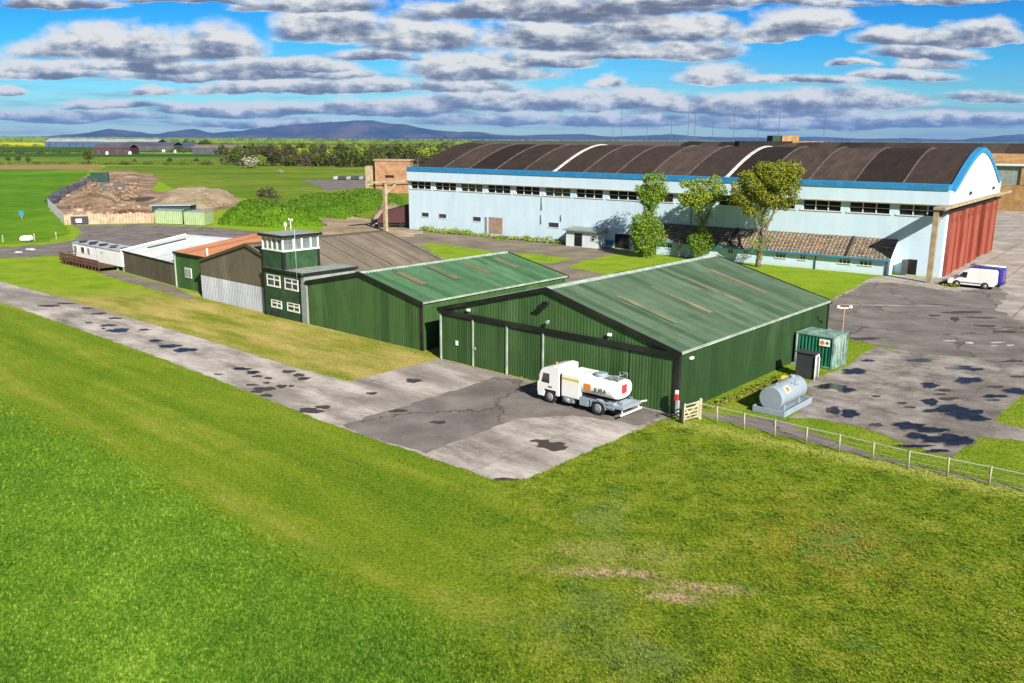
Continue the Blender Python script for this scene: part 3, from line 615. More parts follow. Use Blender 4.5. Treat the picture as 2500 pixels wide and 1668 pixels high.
for b0, b1, z0, z1 in ((42.68, 44.84, 2.86, 3.99), (39.86, 41.97, 2.85, 3.93), (42.63, 44.34, .86, 1.62), (39.79, 41.75, .84, 1.66)):
    q = MB(); w = .11
    q.box(tf, -.07, .0, b0, b1, z0, z0+w+.04); q.box(tf, -.06, .0, b0, b1, z1-w*.7, z1); q.box(tf, -.06, .0, b0, b0+w, z0+w+.04, z1-w*.7); q.box(tf, -.06, .0, b1-w, b1, z0+w+.04, z1-w*.7)
    mzz = z0+(z1-z0)*.62; bm = b0+(b1-b0)*.45; q.box(tf, -.055, .0, b0+w, b1-w, mzz-.06, mzz+.06); q.box(tf, -.052, .0, bm-.05, bm+.05, z0+w+.04, mzz-.06); q.box(tf, -.052, 0, bm-.05, bm+.05, mzz+.06, z1-w*.7)
    fo = q.build('window', M['white_frame'], ct)
    q = MB(); q.box(tf, -.02, -.005, b0+.04, b1-.04, z0+.04, z1-.04); q.build('pane', M['glass'], fo)
onebox('door', M['chassis'], ct, tf, -.04, -.003, 43.0, 44.6, .02, .62)
# green narrow front with the rusty roof
ln = thing('lean_to', 'narrow green shed with a rust-red roof and small window, left of the brown hangar', 'shed', A(2.7, 63.5))
lf = lambda a, b, z=0: A(2.6+a, b, z)
q = MB(); q.corr(lambda b, z, o: lf(-o, b, z), 58.1, 66.0, lambda b: 0, lambda b: 3.93+(b-58.1)*.022, .3, .035); q.box(lf, .0, 9.5, 65.9, 66.0, 0, 4.05); q.build('wall', M['clad_green2'], ln)
q = MB(); slo = lambda a, b, z=0: lf(b, a, z)
slope_corr(q, slo, 58.0, 66.15, -.18, 4.02, 10.2, 5.2, .36, .045); slope_corr(q, slo, 58.0, 66.15, 20., 4.0, 10.2, 5.2, .36, .045); q.build('roof', M['orange_roof'], ln)
q = MB(); q.box(lf, -.25, -.17, 58.0, 66.2, 3.88, 4.04); q.build('gutter', M['black'], ln)
q = MB(); q.box(lf, -.10, -.03, 62.6, 64.0, 1.35, 2.45); wo = q.build('window', M['white_frame'], ln)
q = MB(); q.box(lf, -.115, -.102, 62.7, 63.25, 1.45, 2.35); q.box(lf, -.115, -.102, 63.35, 63.9, 1.45, 2.35); q.build('pane', M['far_grey'], wo)
q = MB(); q.tube([lf(.3, 59.6, 3.9), lf(.3, 59.6, 4.9)], .09); q.build('vent_pipe', M['white'], ln)
q = MB(); q.box(lf, -.14, -.02, 66.02, 66.2, 0, 4.0); q.build('corner_trim', M['pale_trim'], ln)
# grey roofed shed
gs = thing('grey_roofed_shed', 'low dark brown shed with a pale grey sheet roof next to the white cabin', 'shed', A(3.3, 74))
def gf(a, b, z=0): return A(3.82-(81.53-b)*.0727+a, b, z)
q = MB(); q.corr(lambda b, z, o: gf(-o, b, z), 66.25, 81.5, lambda b: 0, lambda b: 2.83-(b-66.7)*.0195, .35, .03); q.box(gf, 0, 9, 81.4, 81.5, 0, 2.5); q.build('wall', M['brown_clad2'], gs)
q = MB(); gsl = lambda a, b, z=0: gf(b, a, z)
slope_corr(q, gsl, 66.2, 81.7, -.2, 2.72, 8.6, 4.0, .4, .04); slope_corr(q, gsl, 66.2, 81.7, 17, 2.7, 8.6, 4.0, .4, .04); q.build('roof', M['grey_roof'], gs)
q = MB(); q.prism([gf(-.25, 81.62, 2.62), gf(8.6, 81.62, 3.95), gf(8.6, 81.62, 4.12), gf(-.25, 81.62, 2.8)], vA*.12); q.build('verge_trim', M['white'], gs)
q = MB(); q.bar(gf(2.0, 78.5, 3.12), gf(7.0, 78.3, 3.85), .5, .06); q.build('roof_patch', M['brown_clad2'], gs)
# strip of stone chips along the fronts
sheet_world('gravel_strip', [A(.2, 58), A(-.6, 58), A(.4, 75), A(1.3, 84), A(3.4, 83.5), A(2.5, 67), A(1.2, 61)], .012, M['gravel'], .12)
# white cabin on stilts + deck
wc = thing('site_cabin', 'white portable cabin on short stilts beside the grey roofed shed', 'cabin', A(4.5, 88.5))
wf = lambda a, b, z=0: A(3.7+a, b, z)
q = MB(); q.box(wf, -.15, 2.9, 81.55, 88.55, .62, 2.55); q.box(wf, 0, 2.9, 88.553, 96.1, .62, 2.48); q.build('wall', M['white'], wc)
q = MB(); q.box(wf, -.22, 3.0, 81.5, 88.6, 2.55, 2.64); q.box(wf, -.08, 3.0, 88.603, 96.2, 2.48, 2.57); q.build('roof', M['grey_clad'], wc)
q = MB()
for k in range(14): b = 82.0+k*1.0; q.box(wf, .2+(k % 3)*.5, 1.0+(k % 3)*.6, b, b+.55, 2.57 if b > 88.5 else 2.64, 2.67+(k % 2)*.03)
q.build('roof_felt', M['chassis'], wc)
for b in (81.8, 83.4, 85.0, 86.6, 88.2, 90.2, 92.2, 94.2, 95.8): onebox('stilt', M['grey_block'], wc, wf, .05, .25, b-.1, b+.1, 0, .62); onebox('stilt', M['grey_block'], wc, wf, 2.5, 2.7, b-.1, b+.1, 0, .62)
for b0, b1, k in ((94.6, 95.7, 0), (92.3, 93.4, 1), (90.6, 91.5, 0)):
    q = MB(); q.box(wf, -.06, 0, b0, b1, 1.35, 2.2); fo = q.build('window', M['white_frame'], wc)
    q = MB(); q.box(wf, -.072, -.062, b0+.08, b1-.08, 1.43, 2.12); q.build('pane', M['glass'] if k else M['far_grey'], fo)
q = MB(); q.tube([wf(-.08, 88.62, .65), wf(-.08, 88.62, 2.45)], .07); q.build('drainpipe', M['grey_block'], wc)
q = MB(); q.box(wf, -.18, -.15, 86.6, 87.3, 1.9, 2.0); q.build('vent', M['grey_block'], wc)
dk = thing('timber_deck', 'brown timber deck with a railing in front of the white cabin', 'deck', A(2.4, 89))
df = lambda a, b, z=0: A(a, b, z)
q = MB()
for k in range(10): q.box(df, 1.35+k*.23, 1.35+k*.23+.2, 83.2, 94.9, .5, .58)
q.build('floor', M['brown_wood'], dk)
for b in [83.2+k*.97 for k in range(12)]: onebox('post', M['brown_wood'], dk, df, 1.3, 1.42, b-.06, b+.06, 0, 1.5)
for a in (1.9, 2.7, 3.5): onebox('post', M['brown_wood'], dk, df, a-.06, a+.06, 94.95, 95.07, 0, 1.5)
q = MB()
for z in (.62, 1.0, 1.42): q.bar(df(1.33, 83.2, z), df(1.33, 94.9, z), .05, .11); q.bar(df(1.33, 94.9, z), df(3.5, 94.9, z), .05, .11)
for k in range(48): q.box(df, 1.34, 1.37, 83.25+k*.243, 83.33+k*.243, .58, 1.4)
q.build('railing', M['brown_wood'], dk)

# ------------------------------------------------------------------ big blue hangar (frame C)
bl = thing('blue_hangar', 'large pale blue hangar with dark barrel roof, bright blue trim and red end doors', 'hangar', Cf(17.5, 45.7))
LV, WU = 91.4, 35.0
q = MB(); q.box(Cf, 0, .4, 0, LV, 0, 7.55); q.box(Cf, WU-.4, WU, 0, LV, 0, 7.55); q.box(Cf, .4, WU-.4, LV-.4, LV, 0, 9.0); q.build('wall', M['blue_wall'], bl)
# piers between the clerestory windows
piers = [6.09*k for k in range(0, 16)]
for k, b in enumerate(piers): onebox('pier', M['blue_wall'], bl, Cf, -.02, .38, max(0, b-.55), min(LV, b+.55), 7.55, 8.86)
onebox('rear_clerestory', M['dark'], bl, Cf, WU-.38, WU, 0, LV, 7.55, 8.86)
for k in range(15):
    b0, b1 = piers[k]+.55, piers[k+1]-.55
    q = MB(); q.box(Cf, -.10, .36, b0-.3, b1+.3, 7.43, 7.55)
    for i in range(4): bb = b0+(b1-b0)*i/3; q.box(Cf, .12, .24, max(b0, bb-.06), min(b1, bb+.06), 7.55, 8.86)
    q.box(Cf, .14, .22, b0, b1, 8.15, 8.21)
    fo = q.build('window', M['white_frame'], bl)
    q = MB(); q.box(Cf, .255, .27, b0, b1, 7.56, 8.85); q.build('pane', M['dark'] if k % 3 else M['glass'], fo)
q = MB(); q.box(Cf, -.55, .45, -.25, LV+.1, 8.86, 8.98); q.build('canopy_slab', M['raw_concrete'], bl)
q = MB(); q.box(Cf, -.30, .25, -.25, LV+.1, 8.98, 10.72); q.box(Cf, WU-.25, WU+.3, -.25, LV+.1, 8.98, 10.72); q.build('parapet', M['blue_wall'], bl)
q = MB(); q.box(Cf, -.42, 1.6, .0, LV+.1, 10.72, 11.42); q.box(Cf, WU-1.6, WU+.42, .0, LV+.1, 10.72, 11.42); q.build('parapet_band', M['blue_trim'], bl)
PROF = [(1.4, 10.85), (3, 11.3), (4.6, 11.95), (6.6, 12.8), (8.9, 13.68), (11.5, 14.52), (14, 15.15), (16, 15.48), (17.5, 15.58)]
PROF = PROF + [(35-a, z) for a, z in PROF[-2::-1]]
def arc(x):
    for (a, z), (a2, z2) in zip(PROF, PROF[1:]):
        if x <= a2: return z+(z2-z)*max(0, (x-a)/(a2-a))
    return PROF[-1][1]
N = 32; us = [1.4+(WU-2.8)*k/N for k in range(N+1)]
q = MB(); acc = 0
for a0, a1 in zip(us, us[1:]):
    ds = math.hypot(a1-a0, arc(a1)-arc(a0))
    for k in range(15):
        b0, b1 = max(.1, piers[k]), min(LV-1.3, piers[k+1]); q.face([Cf(a0, b0, arc(a0)), Cf(a1, b0, arc(a1)), Cf(a1, b1, arc(a1)), Cf(a0, b1, arc(a0))], [(b0+.01, acc), (b0+.01, acc+ds), (b1-.01, acc+ds), (b1-.01, acc)])
    acc += ds
q.build('roof', M['felt_roof'], bl)
for k in range(1, 15):
    bold = k in (10, 5); w = .24 if bold else .09; b = piers[k] + (-.3 if bold else 0)
    q = MB()
    i0 = 0; i1 = N
    for a0, a1 in zip(us[i0:i1], us[i0+1:i1+1]):
        q.hexa([Cf(a0, b-w, arc(a0)-.02), Cf(a1, b-w, arc(a1)-.02), Cf(a1, b+w, arc(a1)-.02), Cf(a0, b+w, arc(a0)-.02), Cf(a0, b-w, arc(a0)+.16), Cf(a1, b-w, arc(a1)+.16), Cf(a1, b+w, arc(a1)+.16), Cf(a0, b+w, arc(a0)+.16)])
    q.build('roof_rib', M['rib_white'] if bold else M['rib'], bl)
for b, wd in ((-.25, .55), (LV-.5, .6)):                       # end walls above the doors
    q = MB()
    q.prism([Cf(0, b, 8.98), Cf(WU, b, 8.98), Cf(WU, b, 10.72)] + [Cf(a, b, arc(a)-.25) for a in us[::-1]] + [Cf(0, b, 10.72)], vC*wd); q.build('gable_wall', M['gable_white'], bl)
    q = MB()
    for a0, a1 in zip(us, us[1:]):
        q.hexa([Cf(a0, b-.15, arc(a0)-.42), Cf(a1, b-.15, arc(a1)-.42), Cf(a1, b+wd+.05, arc(a1)-.42), Cf(a0, b+wd+.05, arc(a0)-.42), Cf(a0, b-.15, arc(a0)+.22), Cf(a1, b-.15, arc(a1)+.22), Cf(a1, b+wd+.05, arc(a1)+.22), Cf(a0, b+wd+.05, arc(a0)+.22)])
    q.build('arch_band', M['blue_trim'] if b < 1 else M['felt_roof'], bl)
for a in (11.5, 28.5): onebox('floodlight', M['chassis'], bl, Cf, a-.35, a+.35, -.5, -.252, 9.75, 10.15)
# end doors, their gantry and its posts
q = MB(); q.box(Cf, .4, 1.5, .0, .4, 0, 8.86); q.build('jamb', M['blue_wall'], bl)
edges = [1.5, 5.4, 9.3, 13.2, 17.2, 21.3, 25.4, 29.8, 34.2]
for k in range(8):
    if k == 5: continue
    off = (.15, .55, .15, .6, .2, 0, .6, .2)[k]
    q = MB(); q.box(Cf, edges[k]+.04, edges[k+1]-.04, -.35+off*.5, -.10+off*.5, .08, 8.05)
    dd = q.build('end_door', M['red_door'], bl)
    q = MB()
    for x in (edges[k]+.14, edges[k+1]-.14): q.box(Cf, x-.1, x+.1, -.50+off*.5, -.352+off*.5, .1, 8.0)
    q.box(Cf, edges[k]+.24, edges[k+1]-.24, -.39+off*.5, -.353+off*.5, 7.3, 7.5)
    q.build('door_rib', M['red_door'], dd)
    q = MB()
    for i in range(2): x = edges[k]+.9+i*2.0; q.box(Cf, x, x+.35, -.37+off*.5, -.352+off*.5, 6.6, 7.6)
    q.build('slot', M['dark'], dd)
q = MB(); q.box(Cf, .8, 34.5, .8, 1.2, 0, 8.86); q.build('inner_dark', M['dark'], bl); 
bl.children[-1].name = 'door_opening'
for vv, u0, u1 in ((0, -5.4, 43.0), (LV, -9.5, 43.0)):
    sg = -1 if vv == 0 else 1; b0, b1 = (-.85, .0) if vv == 0 else (LV+.1, LV+.95)
    q = MB(); q.box(Cf, -.6, u1, b0, b1, 8.70, 9.02); q.box(Cf, u0, -.6, b0, b1+(.45 if vv == 0 else 0), 8.70, 9.02); q.build('door_gantry', M['raw_concrete'], bl)
    q = MB(); q.box(Cf, u0+.3, 35.0, b0+.25, b1-.25, 8.15, 8.32); q.build('door_rail', M['dark'], bl)
    for a in ((-4.9,) if vv == 0 else (-5.6,)):
        q = MB(); bc = (b0+b1)/2 if vv else .12; q.box(Cf, a-.30, a+.30, bc-.30, bc+.30, 0, 8.70)
        q.prism([Cf(a+.30, bc-.2, 6.6), Cf(a+2.6, bc-.2, 8.2), Cf(a+2.6, bc-.2, 8.6), Cf(a+.30, bc-.2, 7.2)], vC*.4); q.build('gantry_post', M['raw_concrete'], bl)
# low openings in the long wall
for b1, b0, z1, z0 in ((88.13, 86.4, 3.24, 2.51), (83.86, 82.08, 3.25, 2.54), (75.79, 74.02, 3.2, 2.45), (59.48, 57.5, 3.21, 2.46)):
    q = MB(); q.box(Cf, -.06, 0, b0-.12, b1+.12, z0-.14, z0); q.box(Cf, -.03, 0, b0-.1, b0, z0, z1); q.box(Cf, -.03, 0, b1, b1+.1, z0, z1); q.box(Cf, -.03, 0, b0-.1, b1+.1, z1, z1+.08); fo = q.build('window', M['gable_white'], bl)
    q = MB(); q.box(Cf, -.015, -.003, b0, b1, z0, z1); q.box(Cf, -.02, -.015, b0+.1, b0+(b1-b0)*.48, z0+.08, z1-.08); q.build('pane', M['cabinet'], fo)
q = MB(); q.box(Cf, -.03, 0, 69.18, 72.22, .55, 3.34); q.build('bricked_doorway', M['bricked'], bl)
q = MB(); q.box(Cf, -.05, 0, 72.6, 73.1, .7, 3.3); q.build('narrow_shutter', M['grey_block'], bl)
q = MB(); q.box(Cf, -.02, -.004, 44.1, 46.8, .05, 2.25); q.build('doorway', M['dark'], bl)
q = MB(); q.box(Cf, -.12, -.02, 47.0, 49.0, .45, 1.15); q.build('low_shutter', M['blue_trim'], bl)
q = MB(); q.box(Cf, -.02, -.004, 2.7, 3.75, .1, 2.03); q.build('doorway', M['dark'], bl)
q = MB(); q.hexa([Cf(-.9, 4.25, .1), Cf(-.05, 3.75, .1), Cf(-.05, 3.8, .1), Cf(-.9, 4.3, .1), Cf(-.9, 4.25, 2.0), Cf(-.05, 3.75, 2.0), Cf(-.05, 3.8, 2.0), Cf(-.9, 4.3, 2.0)]); q.build('door', M['cabinet'], bl)
for b, z0, z1 in ((60.9, 5.2, 7.4), (61.0, 2.9, 4.4), (57.0, 3.6, 4.6), (34.0, 1.5, 7.4)): q = MB(); q.tube([Cf(-.1, b, z0), Cf(-.1, b, z1)], .07); q.build('pipe', M['grey_block'], bl)
# annexe along its front
an = thing('annexe', 'long low pale blue annexe with tiled lean-to roof and white windows against the blue hangar', 'annexe', Cf(-1.2, 22))
q = MB(); q.box(Cf, -2.5, -.02, 5.5, 38.2, 0, 2.2)
for b in (5.5, 38.0): q.prism([Cf(-2.5, b, 2.2), Cf(-.02, b, 2.2), Cf(-.02, b, 4.25)], vC*.2)
q.build('wall', M['blue_wall'], an)
q = MB(); d0 = Vector((2.95, 0, 2.4)); Lr = math.hypot(2.95, 2.4)
def rf(b, t, o=0): return Cf(-2.95+2.93*t/Lr-.6*o, b, 2.03+2.35*t/Lr+.75*o)
q.corr(lambda b, t, o: rf(b, t, o), 5.2, 38.4, lambda b: 0, lambda b: Lr, .52, .06); q.build('roof', M['tile_roof'], an)
q = MB(); q.box(Cf, -3.02, -2.90, 5.15, 38.4, 1.86, 2.08); q.build('fascia', M['blue_trim'], an)
for b in (10.7, 26.7):
    q = MB(); q.hexa([rf(b-.16, .1, .05), rf(b+.16, .1, .05), rf(b+.16, Lr, .05), rf(b-.16, Lr, .05), rf(b-.16, .1, .14), rf(b+.16, .1, .14), rf(b+.16, Lr, .14), rf(b-.16, Lr, .14)]); q.build('roof_divide', M['chassis'], an)
for b1, b0, z0, z1 in ((20.0, 18.6, 1.12, 1.68), (16.7, 15.9, 1.12, 1.68), (11.6, 10.1, 1.12, 1.68), (9.0, 7.4, 1.12, 1.68), (36.4, 35.6, 1.1, 1.72), (26.9, 26.1, 1.15, 1.72), (24.6, 24.0, 1.2, 1.7)):
    q = MB(); w = .07
    q.box(Cf, -2.60, -2.5, b0-.12, b1+.12, z0-.1, z0); q.box(Cf, -2.56, -2.5, b0, b0+w, z0, z1); q.box(Cf, -2.56, -2.5, b1-w, b1, z0, z1); q.box(Cf, -2.56, -2.5, b0, b1, z1, z1+w)
    nb = max(2, int((b1-b0)/.4))
    for i in range(1, nb): bb = b0+(b1-b0)*i/nb; q.box(Cf, -2.55, -2.5, bb-.04, bb+.04, z0, z1)
    q.box(Cf, -2.55, -2.5, b0, b1, (z0+z1)/2+.1, (z0+z1)/2+.15)
    fo = q.build('window', M['white_frame'], an)
    q = MB(); q.box(Cf, -2.515, -2.503, b0, b1, z0, z1); q.build('pane', M['glass'], fo)
for b in (14.6, 5.7): q = MB(); q.tube([Cf(-2.6, b, 0), Cf(-2.6, b, 1.9)], .06); q.build('drainpipe', M['chassis'], an)
pb = thing('entrance_porch', 'small white porch block with an open doorway and flat grey roof against the blue hangar', 'porch', Cf(-1.3, 51.2))
q = MB(); q.box(Cf, -2.7, -.02, 48.4, 54.2, 0, 2.5); q.build('wall', M['gable_white'], pb)
q = MB(); q.box(Cf, -3.15, -.02, 47.9, 54.6, 2.5, 2.68); q.prism([Cf(-3.0, 48.0, 2.68), Cf(-.02, 48.0, 2.68), Cf(-.02, 48.0, 2.95)], vC*6.5); q.build('roof', M['grey_block'], pb)
q = MB(); q.box(Cf, -2.72, -2.703, 51.15, 52.6, .1, 2.15); q.build('doorway', M['dark'], pb)
q = MB(); q.box(Cf, -2.78, -2.70, 48.75, 49.45, 1.1, 2.05); fo = q.build('window', M['white_frame'], pb)
q = MB(); q.box(Cf, -2.80, -2.782, 48.85, 49.35, 1.2, 1.55); q.box(Cf, -2.80, -2.782, 48.9, 49.35, 1.65, 1.95); q.build('pane', M['glass'], fo)
q = MB(); q.box(Cf, -2.6, -2.4, 54.25, 54.4, 0, 2.0); q.build('open_door', M['dark_green'], pb)

# second, unpainted hangar behind
oh = thing('ochre_hangar', 'unpainted ochre hangar with a dark barrel roof standing behind the blue hangar', 'hangar', Cf(145, 40))
U0 = 127.2
of = lambda a, b, z=0: Cf(U0+a, b-22, z if z < 10 else z+.55)
WL = 130
q = MB(); q.box(of, 0, .5, 0, WL, 0, 6.3); q.box(of, 35, 35.5, 0, WL, 0, 10); q.build('wall', M['brick_ochre'], oh)
q = MB(); q.box(of, .3, .5, 0, WL, 6.3, 10.3); q.build('window_band', M['grey_block'], oh)
for k in range(6): onebox('pier', M['brick_ochre'], oh, of, -.1, .3, k*6.1-.6, k*6.1+.6, 6.3, 10.3)
q = MB(); q.box(of, -.5, .6, -.2, WL, 10.3, 10.8); q.build('canopy_slab', M['gable_white'], oh)
q = MB(); q.box(of, 0, .5, -.2, WL, 10.8, 11.3)
q.prism([of(0, 0, 6.3), of(35, 0, 6.3)] + [of(a, 0, arc(a)-.1) for a in us[::-1]], vC*.4); q.build('end_wall', M['brick_ochre'], oh)
for s0, s1, mt_, nm in ((0, 6, M['brick_ochre'], 'lower_roof'), (6, N, M['felt_roof'], 'roof')):
    q = MB(); acc = 0
    for a0, a1 in zip(us[s0:s1], us[s0+1:s1+1]):
        ds = math.hypot(a1-a0, arc(a1)-arc(a0))
        for k in range(21): q.face([of(a0, k*6.1, arc(a0)), of(a1, k*6.1, arc(a1)), of(a1, k*6.1+6.1, arc(a1)), of(a0, k*6.1+6.1, arc(a0))], [(k*6.1+.01, acc), (k*6.1+.01, acc+ds), (k*6.1+6.08, acc+ds), (k*6.1+6.08, acc)])
        acc += ds
    q.build(nm, mt_, oh)
for b in (9.5, 15.6):
    q = MB(); q.box(of, -.08, -.003, b, b+2.0, 2.0, 4.2); fo = q.build('window', M['white_frame'], oh)
    q = MB(); q.box(of, -.1, -.082, b+.15, b+.8, 2.2, 4.0); q.build('pane', M['glass'], fo)
# roofline structures behind the ridge
def at_depth(px, d): r = ray(px, 834); return Vector((r.x/r.y*d, d, 0))
def zrow(px, py, d): r = ray(px, py); return HC + r.z/r.y*d
def blockpx(mb, x0, x1, y0, d, dep=6, z0=0):
    a, b_ = at_depth(x0, d), at_depth(x1, d); z1 = zrow((x0+x1)/2, y0, d); k = Vector((0, dep, 0))
    mb.hexa([a+Vector((0, 0, z0)), b_+Vector((0, 0, z0)), b_+k+Vector((0, 0, z0)), a+k+Vector((0, 0, z0)), a+Vector((0, 0, z1)), b_+Vector((0, 0, z1)), b_+k+Vector((0, 0, z1)), a+k+Vector((0, 0, z1))])
pl = thing('boiler_house', 'ochre brick block with a small dark tank above the blue hangar roof', 'building', at_depth(1925, 262))
q = MB(); blockpx(q, 1897, 1968, 345, 262); blockpx(q, 1872, 1911, 331.5, 268.5); q.build('wall', M['brick_ochre'], pl)
q = MB(); blockpx(q, 1850, 1871, 331, 269); q.build('tank_housing', M['dark_green'], pl)
pl2 = MB(); blockpx(pl2, 1773, 1893, 344.5, 262, 5); o = pl2.build('flat_roofed_block', M['far_slate']); tag(o, 'long dark flat-roofed block showing above the blue hangar roof left of the ochre block', 'building'); o.data.materials[0] = M['dark']
ob = thing('orange_brick_block', 'orange brick block standing behind the left end of the blue hangar', 'building', G(965, 465))
q = MB(); blockpx(q, 928, 1010, 392, 270, 9); q.build('wall', M['brick_orange'], ob)
q = MB(); blockpx(q, 905, 927, 406, 272, 6); q.build('side_block', M['raw_concrete'], ob)
q = MB(); blockpx(q, 952, 972, 428, 269.9, .05, zrow(960, 434, 269.9)); q.build('window', M['dark'], ob)
q = MB(); blockpx(q, 924, 1012, 390, 269.7, 9.6, zrow(965, 393, 269.7)); q.build('roof_edge', M['bricked'], ob)
# dark shed / scrap beside the hangar end
sk = thing('scrap_trailer', 'dark open sided trailer on the sandy bank left of the blue hangar', 'trailer', G(965, 552))
a, b_ = G(915, 556), G(995, 556)
q = MB(); q.hexa([a+Vector((0, 0, .9)), b_+Vector((0, 0, .9)), b_+Vector((0, 5, .9)), a+Vector((0, 5, .9)), a+Vector((1.6, 0, 3.0)), b_+Vector((0, 0, 4.2)), b_+Vector((0, 5, 4.2)), a+Vector((1.6, 5, 3.0))]); q.build('body', M['far_red'], sk)
q = MB(); q.bar(a+Vector((0, 0, .55)), b_+Vector((0, 0, .55)), .3, .25)
for k in (.15, .4, .8): p = a.lerp(b_, k); q.tube([p+Vector((0, -.2, .4)), p+Vector((0, .3, .4))], .42, 10)
q.build('chassis', M['tyre'], sk)

# ------------------------------------------------------------------ vehicles
def loc_frame(o, hd):                                         # x forward, y left
    x = Vector((math.cos(hd), math.sin(hd), 0)); y = Vector((-x.y, x.x, 0)); o = Vector(o)
    return lambda a, b, z=0: o + x*a + y*b + Vector((0, 0, z))
def wheel(parent, fr, a, b, r, w, hub=M['steel']):
    q = MB(); q.tube([fr(a, b-w/2, r), fr(a, b-w/2+.03, r), fr(a, b+w/2-.03, r), fr(a, b+w/2, r)], [r*.92, r, r, r*.92], 20)
    t = q.build('wheel', M['tyre'], parent); s = 1 if b > 0 else -1
    q = MB(); q.tube([fr(a, b+s*(w/2-.01), r), fr(a, b+s*(w/2+.012), r), fr(a, b+s*(w/2+.03), r)], [r*.62, r*.60, r*.22], 18); q.build('rim', hub, t)
    q = MB()
    for k in range(6): th = k*math.pi/3; q.tube([fr(a+r*.38*math.cos(th), b+s*(w/2+.0), r+r*.38*math.sin(th)), fr(a+r*.38*math.cos(th), b+s*(w/2+.028), r+r*.38*math.sin(th))], r*.08, 6)
    q.build('rim_hole', M['chassis'], t); return t
# fuel tanker: front axle at A(-3.4+1, 7.3)
tk = thing('fuel_tanker', 'white fuel tanker lorry with an orange label parked in front of the nearest hangar', 'lorry', A(-2.45, 5.4))
tkf = lambda a, b, z=0: A(-2.45-b, 7.28+a, z if z < .6 else .6+(z-.6)*.90)                  # forward = +v, left = -u
def prof(pts, b0, b1, mt, name, parent, bevel=.04):
    q = MB(); q.prism([tkf(a, b0, z) for a, z in pts], tkf(0, b1, 0)-tkf(0, b0, 0)); return q.build(name, mt, parent, bevel)
HW = 1.05
cab = prof([(.92, .42), (1.0, .75), (1.0, 1.35), (.72, 2.28), (.45, 2.52), (-.25, 2.72), (-.68, 2.68), (-.74, .62), (-.52, .62), (-.52, .95), (.48, .95), (.48, .42)], -HW, HW, M['truck_white'], 'cab', tk, .05)
q = MB(); n_ = Vector((0, 0, 0))
q.hexa([tkf(1.005, -.92, 1.40), tkf(1.02, -.92, 1.40), tkf(1.02, .92, 1.40), tkf(1.005, .92, 1.40), tkf(.765, -.88, 2.16), tkf(.78, -.88, 2.17), tkf(.78, .88, 2.17), tkf(.765, .88, 2.16)]); q.build('windscreen', M['glass'], cab)
for s in (-1, 1):
    q = MB(); q.prism([tkf(a, s*(HW+.004), z) for a, z in ((.66, 1.45), (.50, 2.12), (.02, 2.12), (.02, 1.42))], tkf(0, s*.012, 0)-tkf(0, 0, 0)); q.build('side_window', M['glass'], cab)
    q = MB(); q.box(tkf, .80, .90, s*(HW+.05), s*(HW+.2), 1.55, 2.05); q.build('mirror', M['chassis'], cab)
    q = MB(); q.box(tkf, -.2, .12, s*(HW+.003), s*(HW+.014), 1.12, 1.22); q.build('emblem', M['ink'], cab)
    q = MB(); q.box(tkf, .99, 1.03, s*.62, s*.95, .62, .82); q.build('headlight', M['glass'], cab)
q = MB(); q.box(tkf, .94, 1.06, -1.0, 1.0, .38, .58); q.build('bumper', M['chassis'], tk)
q = MB(); q.tube([tkf(.1, .2, 2.62), tkf(.1, .2, 2.80)], .07); q.build('beacon', M['orange'], cab)
lk = onebox('locker', M['truck_white'], tk, tkf, -.95, -2.38, -HW, HW, .72, 2.38, bevel=.05)
q = MB(); q.box(tkf, -1.0, -2.36, HW+.003, HW+.014, 1.98, 2.12); q.box(tkf, -1.0, -2.36, -HW-.014, -HW-.003, 1.98, 2.12); q.build('yellow_stripe', M['yellow'], lk)
q = MB(); q.box(tkf, -.80, -.94, -.9, .9, .6, 2.3); q.build('bulkhead', M['chassis'], tk)
# tank: rounded section
def tank_sec(a, sy=1.0, sz=.70, zc=1.78):
    return [tkf(a, sy*math.copysign(abs(math.cos(th))**.8, math.cos(th)), zc+sz*math.copysign(abs(math.sin(th))**.8, math.sin(th))) for th in [2*math.pi*k/28 for k in range(28)]]
q = MB(); secs = [(-2.05, .90), (-2.12, .97), (-2.25, 1.0), (-4.75, 1.0), (-4.88, .97), (-4.95, .88)]
rr = [tank_sec(a, 1.03*s, .66*s) for a, s in secs]
for r0, r1 in zip(rr, rr[1:]):
    for k in range(28): q.face([r0[k], r1[k], r1[(k+1) % 28], r0[(k+1) % 28]], smooth=True)
q.face(rr[0]); q.face(rr[-1][::-1])
tkk = q.build('tank', M['truck_white'], tk)
q = MB(); q.tube([tkf(-3.25, 0, 2.38), tkf(-3.25, 0, 2.62), tkf(-3.25, 0, 2.66)], [.42, .42, .3], 16); q.build('manhole', M['bluegrey'], tkk)
q = MB(); q.box(tkf, -3.75, -4.8, -.45, .45, 2.43, 2.47); q.build('walkway', M['steel'], tkk)
q = MB()
for s in (-.5, .5):
    for a in (-4.3, -4.85): q.tube([tkf(a, s, 2.35), tkf(a, s, 2.82)], .02, 6)
    q.tube([tkf(-4.3, s, 2.82), tkf(-4.85, s, 2.82)], .02, 6)
q.tube([tkf(-4.85, -.5, 2.82), tkf(-4.85, .5, 2.82)], .02, 6); q.build('handrail', M['steel'], tkk)
q = MB(); q.box(tkf, -4.965, -5.0, -.28, .22, 1.55, 2.15); q.build('rear_panel', M['red'], tkk)
q = MB(); q.box(tkf, -2.72, -3.22, 1.035, 1.05, 1.58, 2.02); lab = q.build('hazard_label', M['orange'], tkk)
q = MB(); q.box(tkf, -3.27, -3.62, 1.028, 1.043, 1.56, 1.60); q.build('label_line', M['ink'], tkk)
q = MB(); add_text(q, 'JUBA', .42, tkf(-3.95, 1.05, 1.70), -vA, (0, 0, 1)); q.build('lettering', M['ink'], tkk)
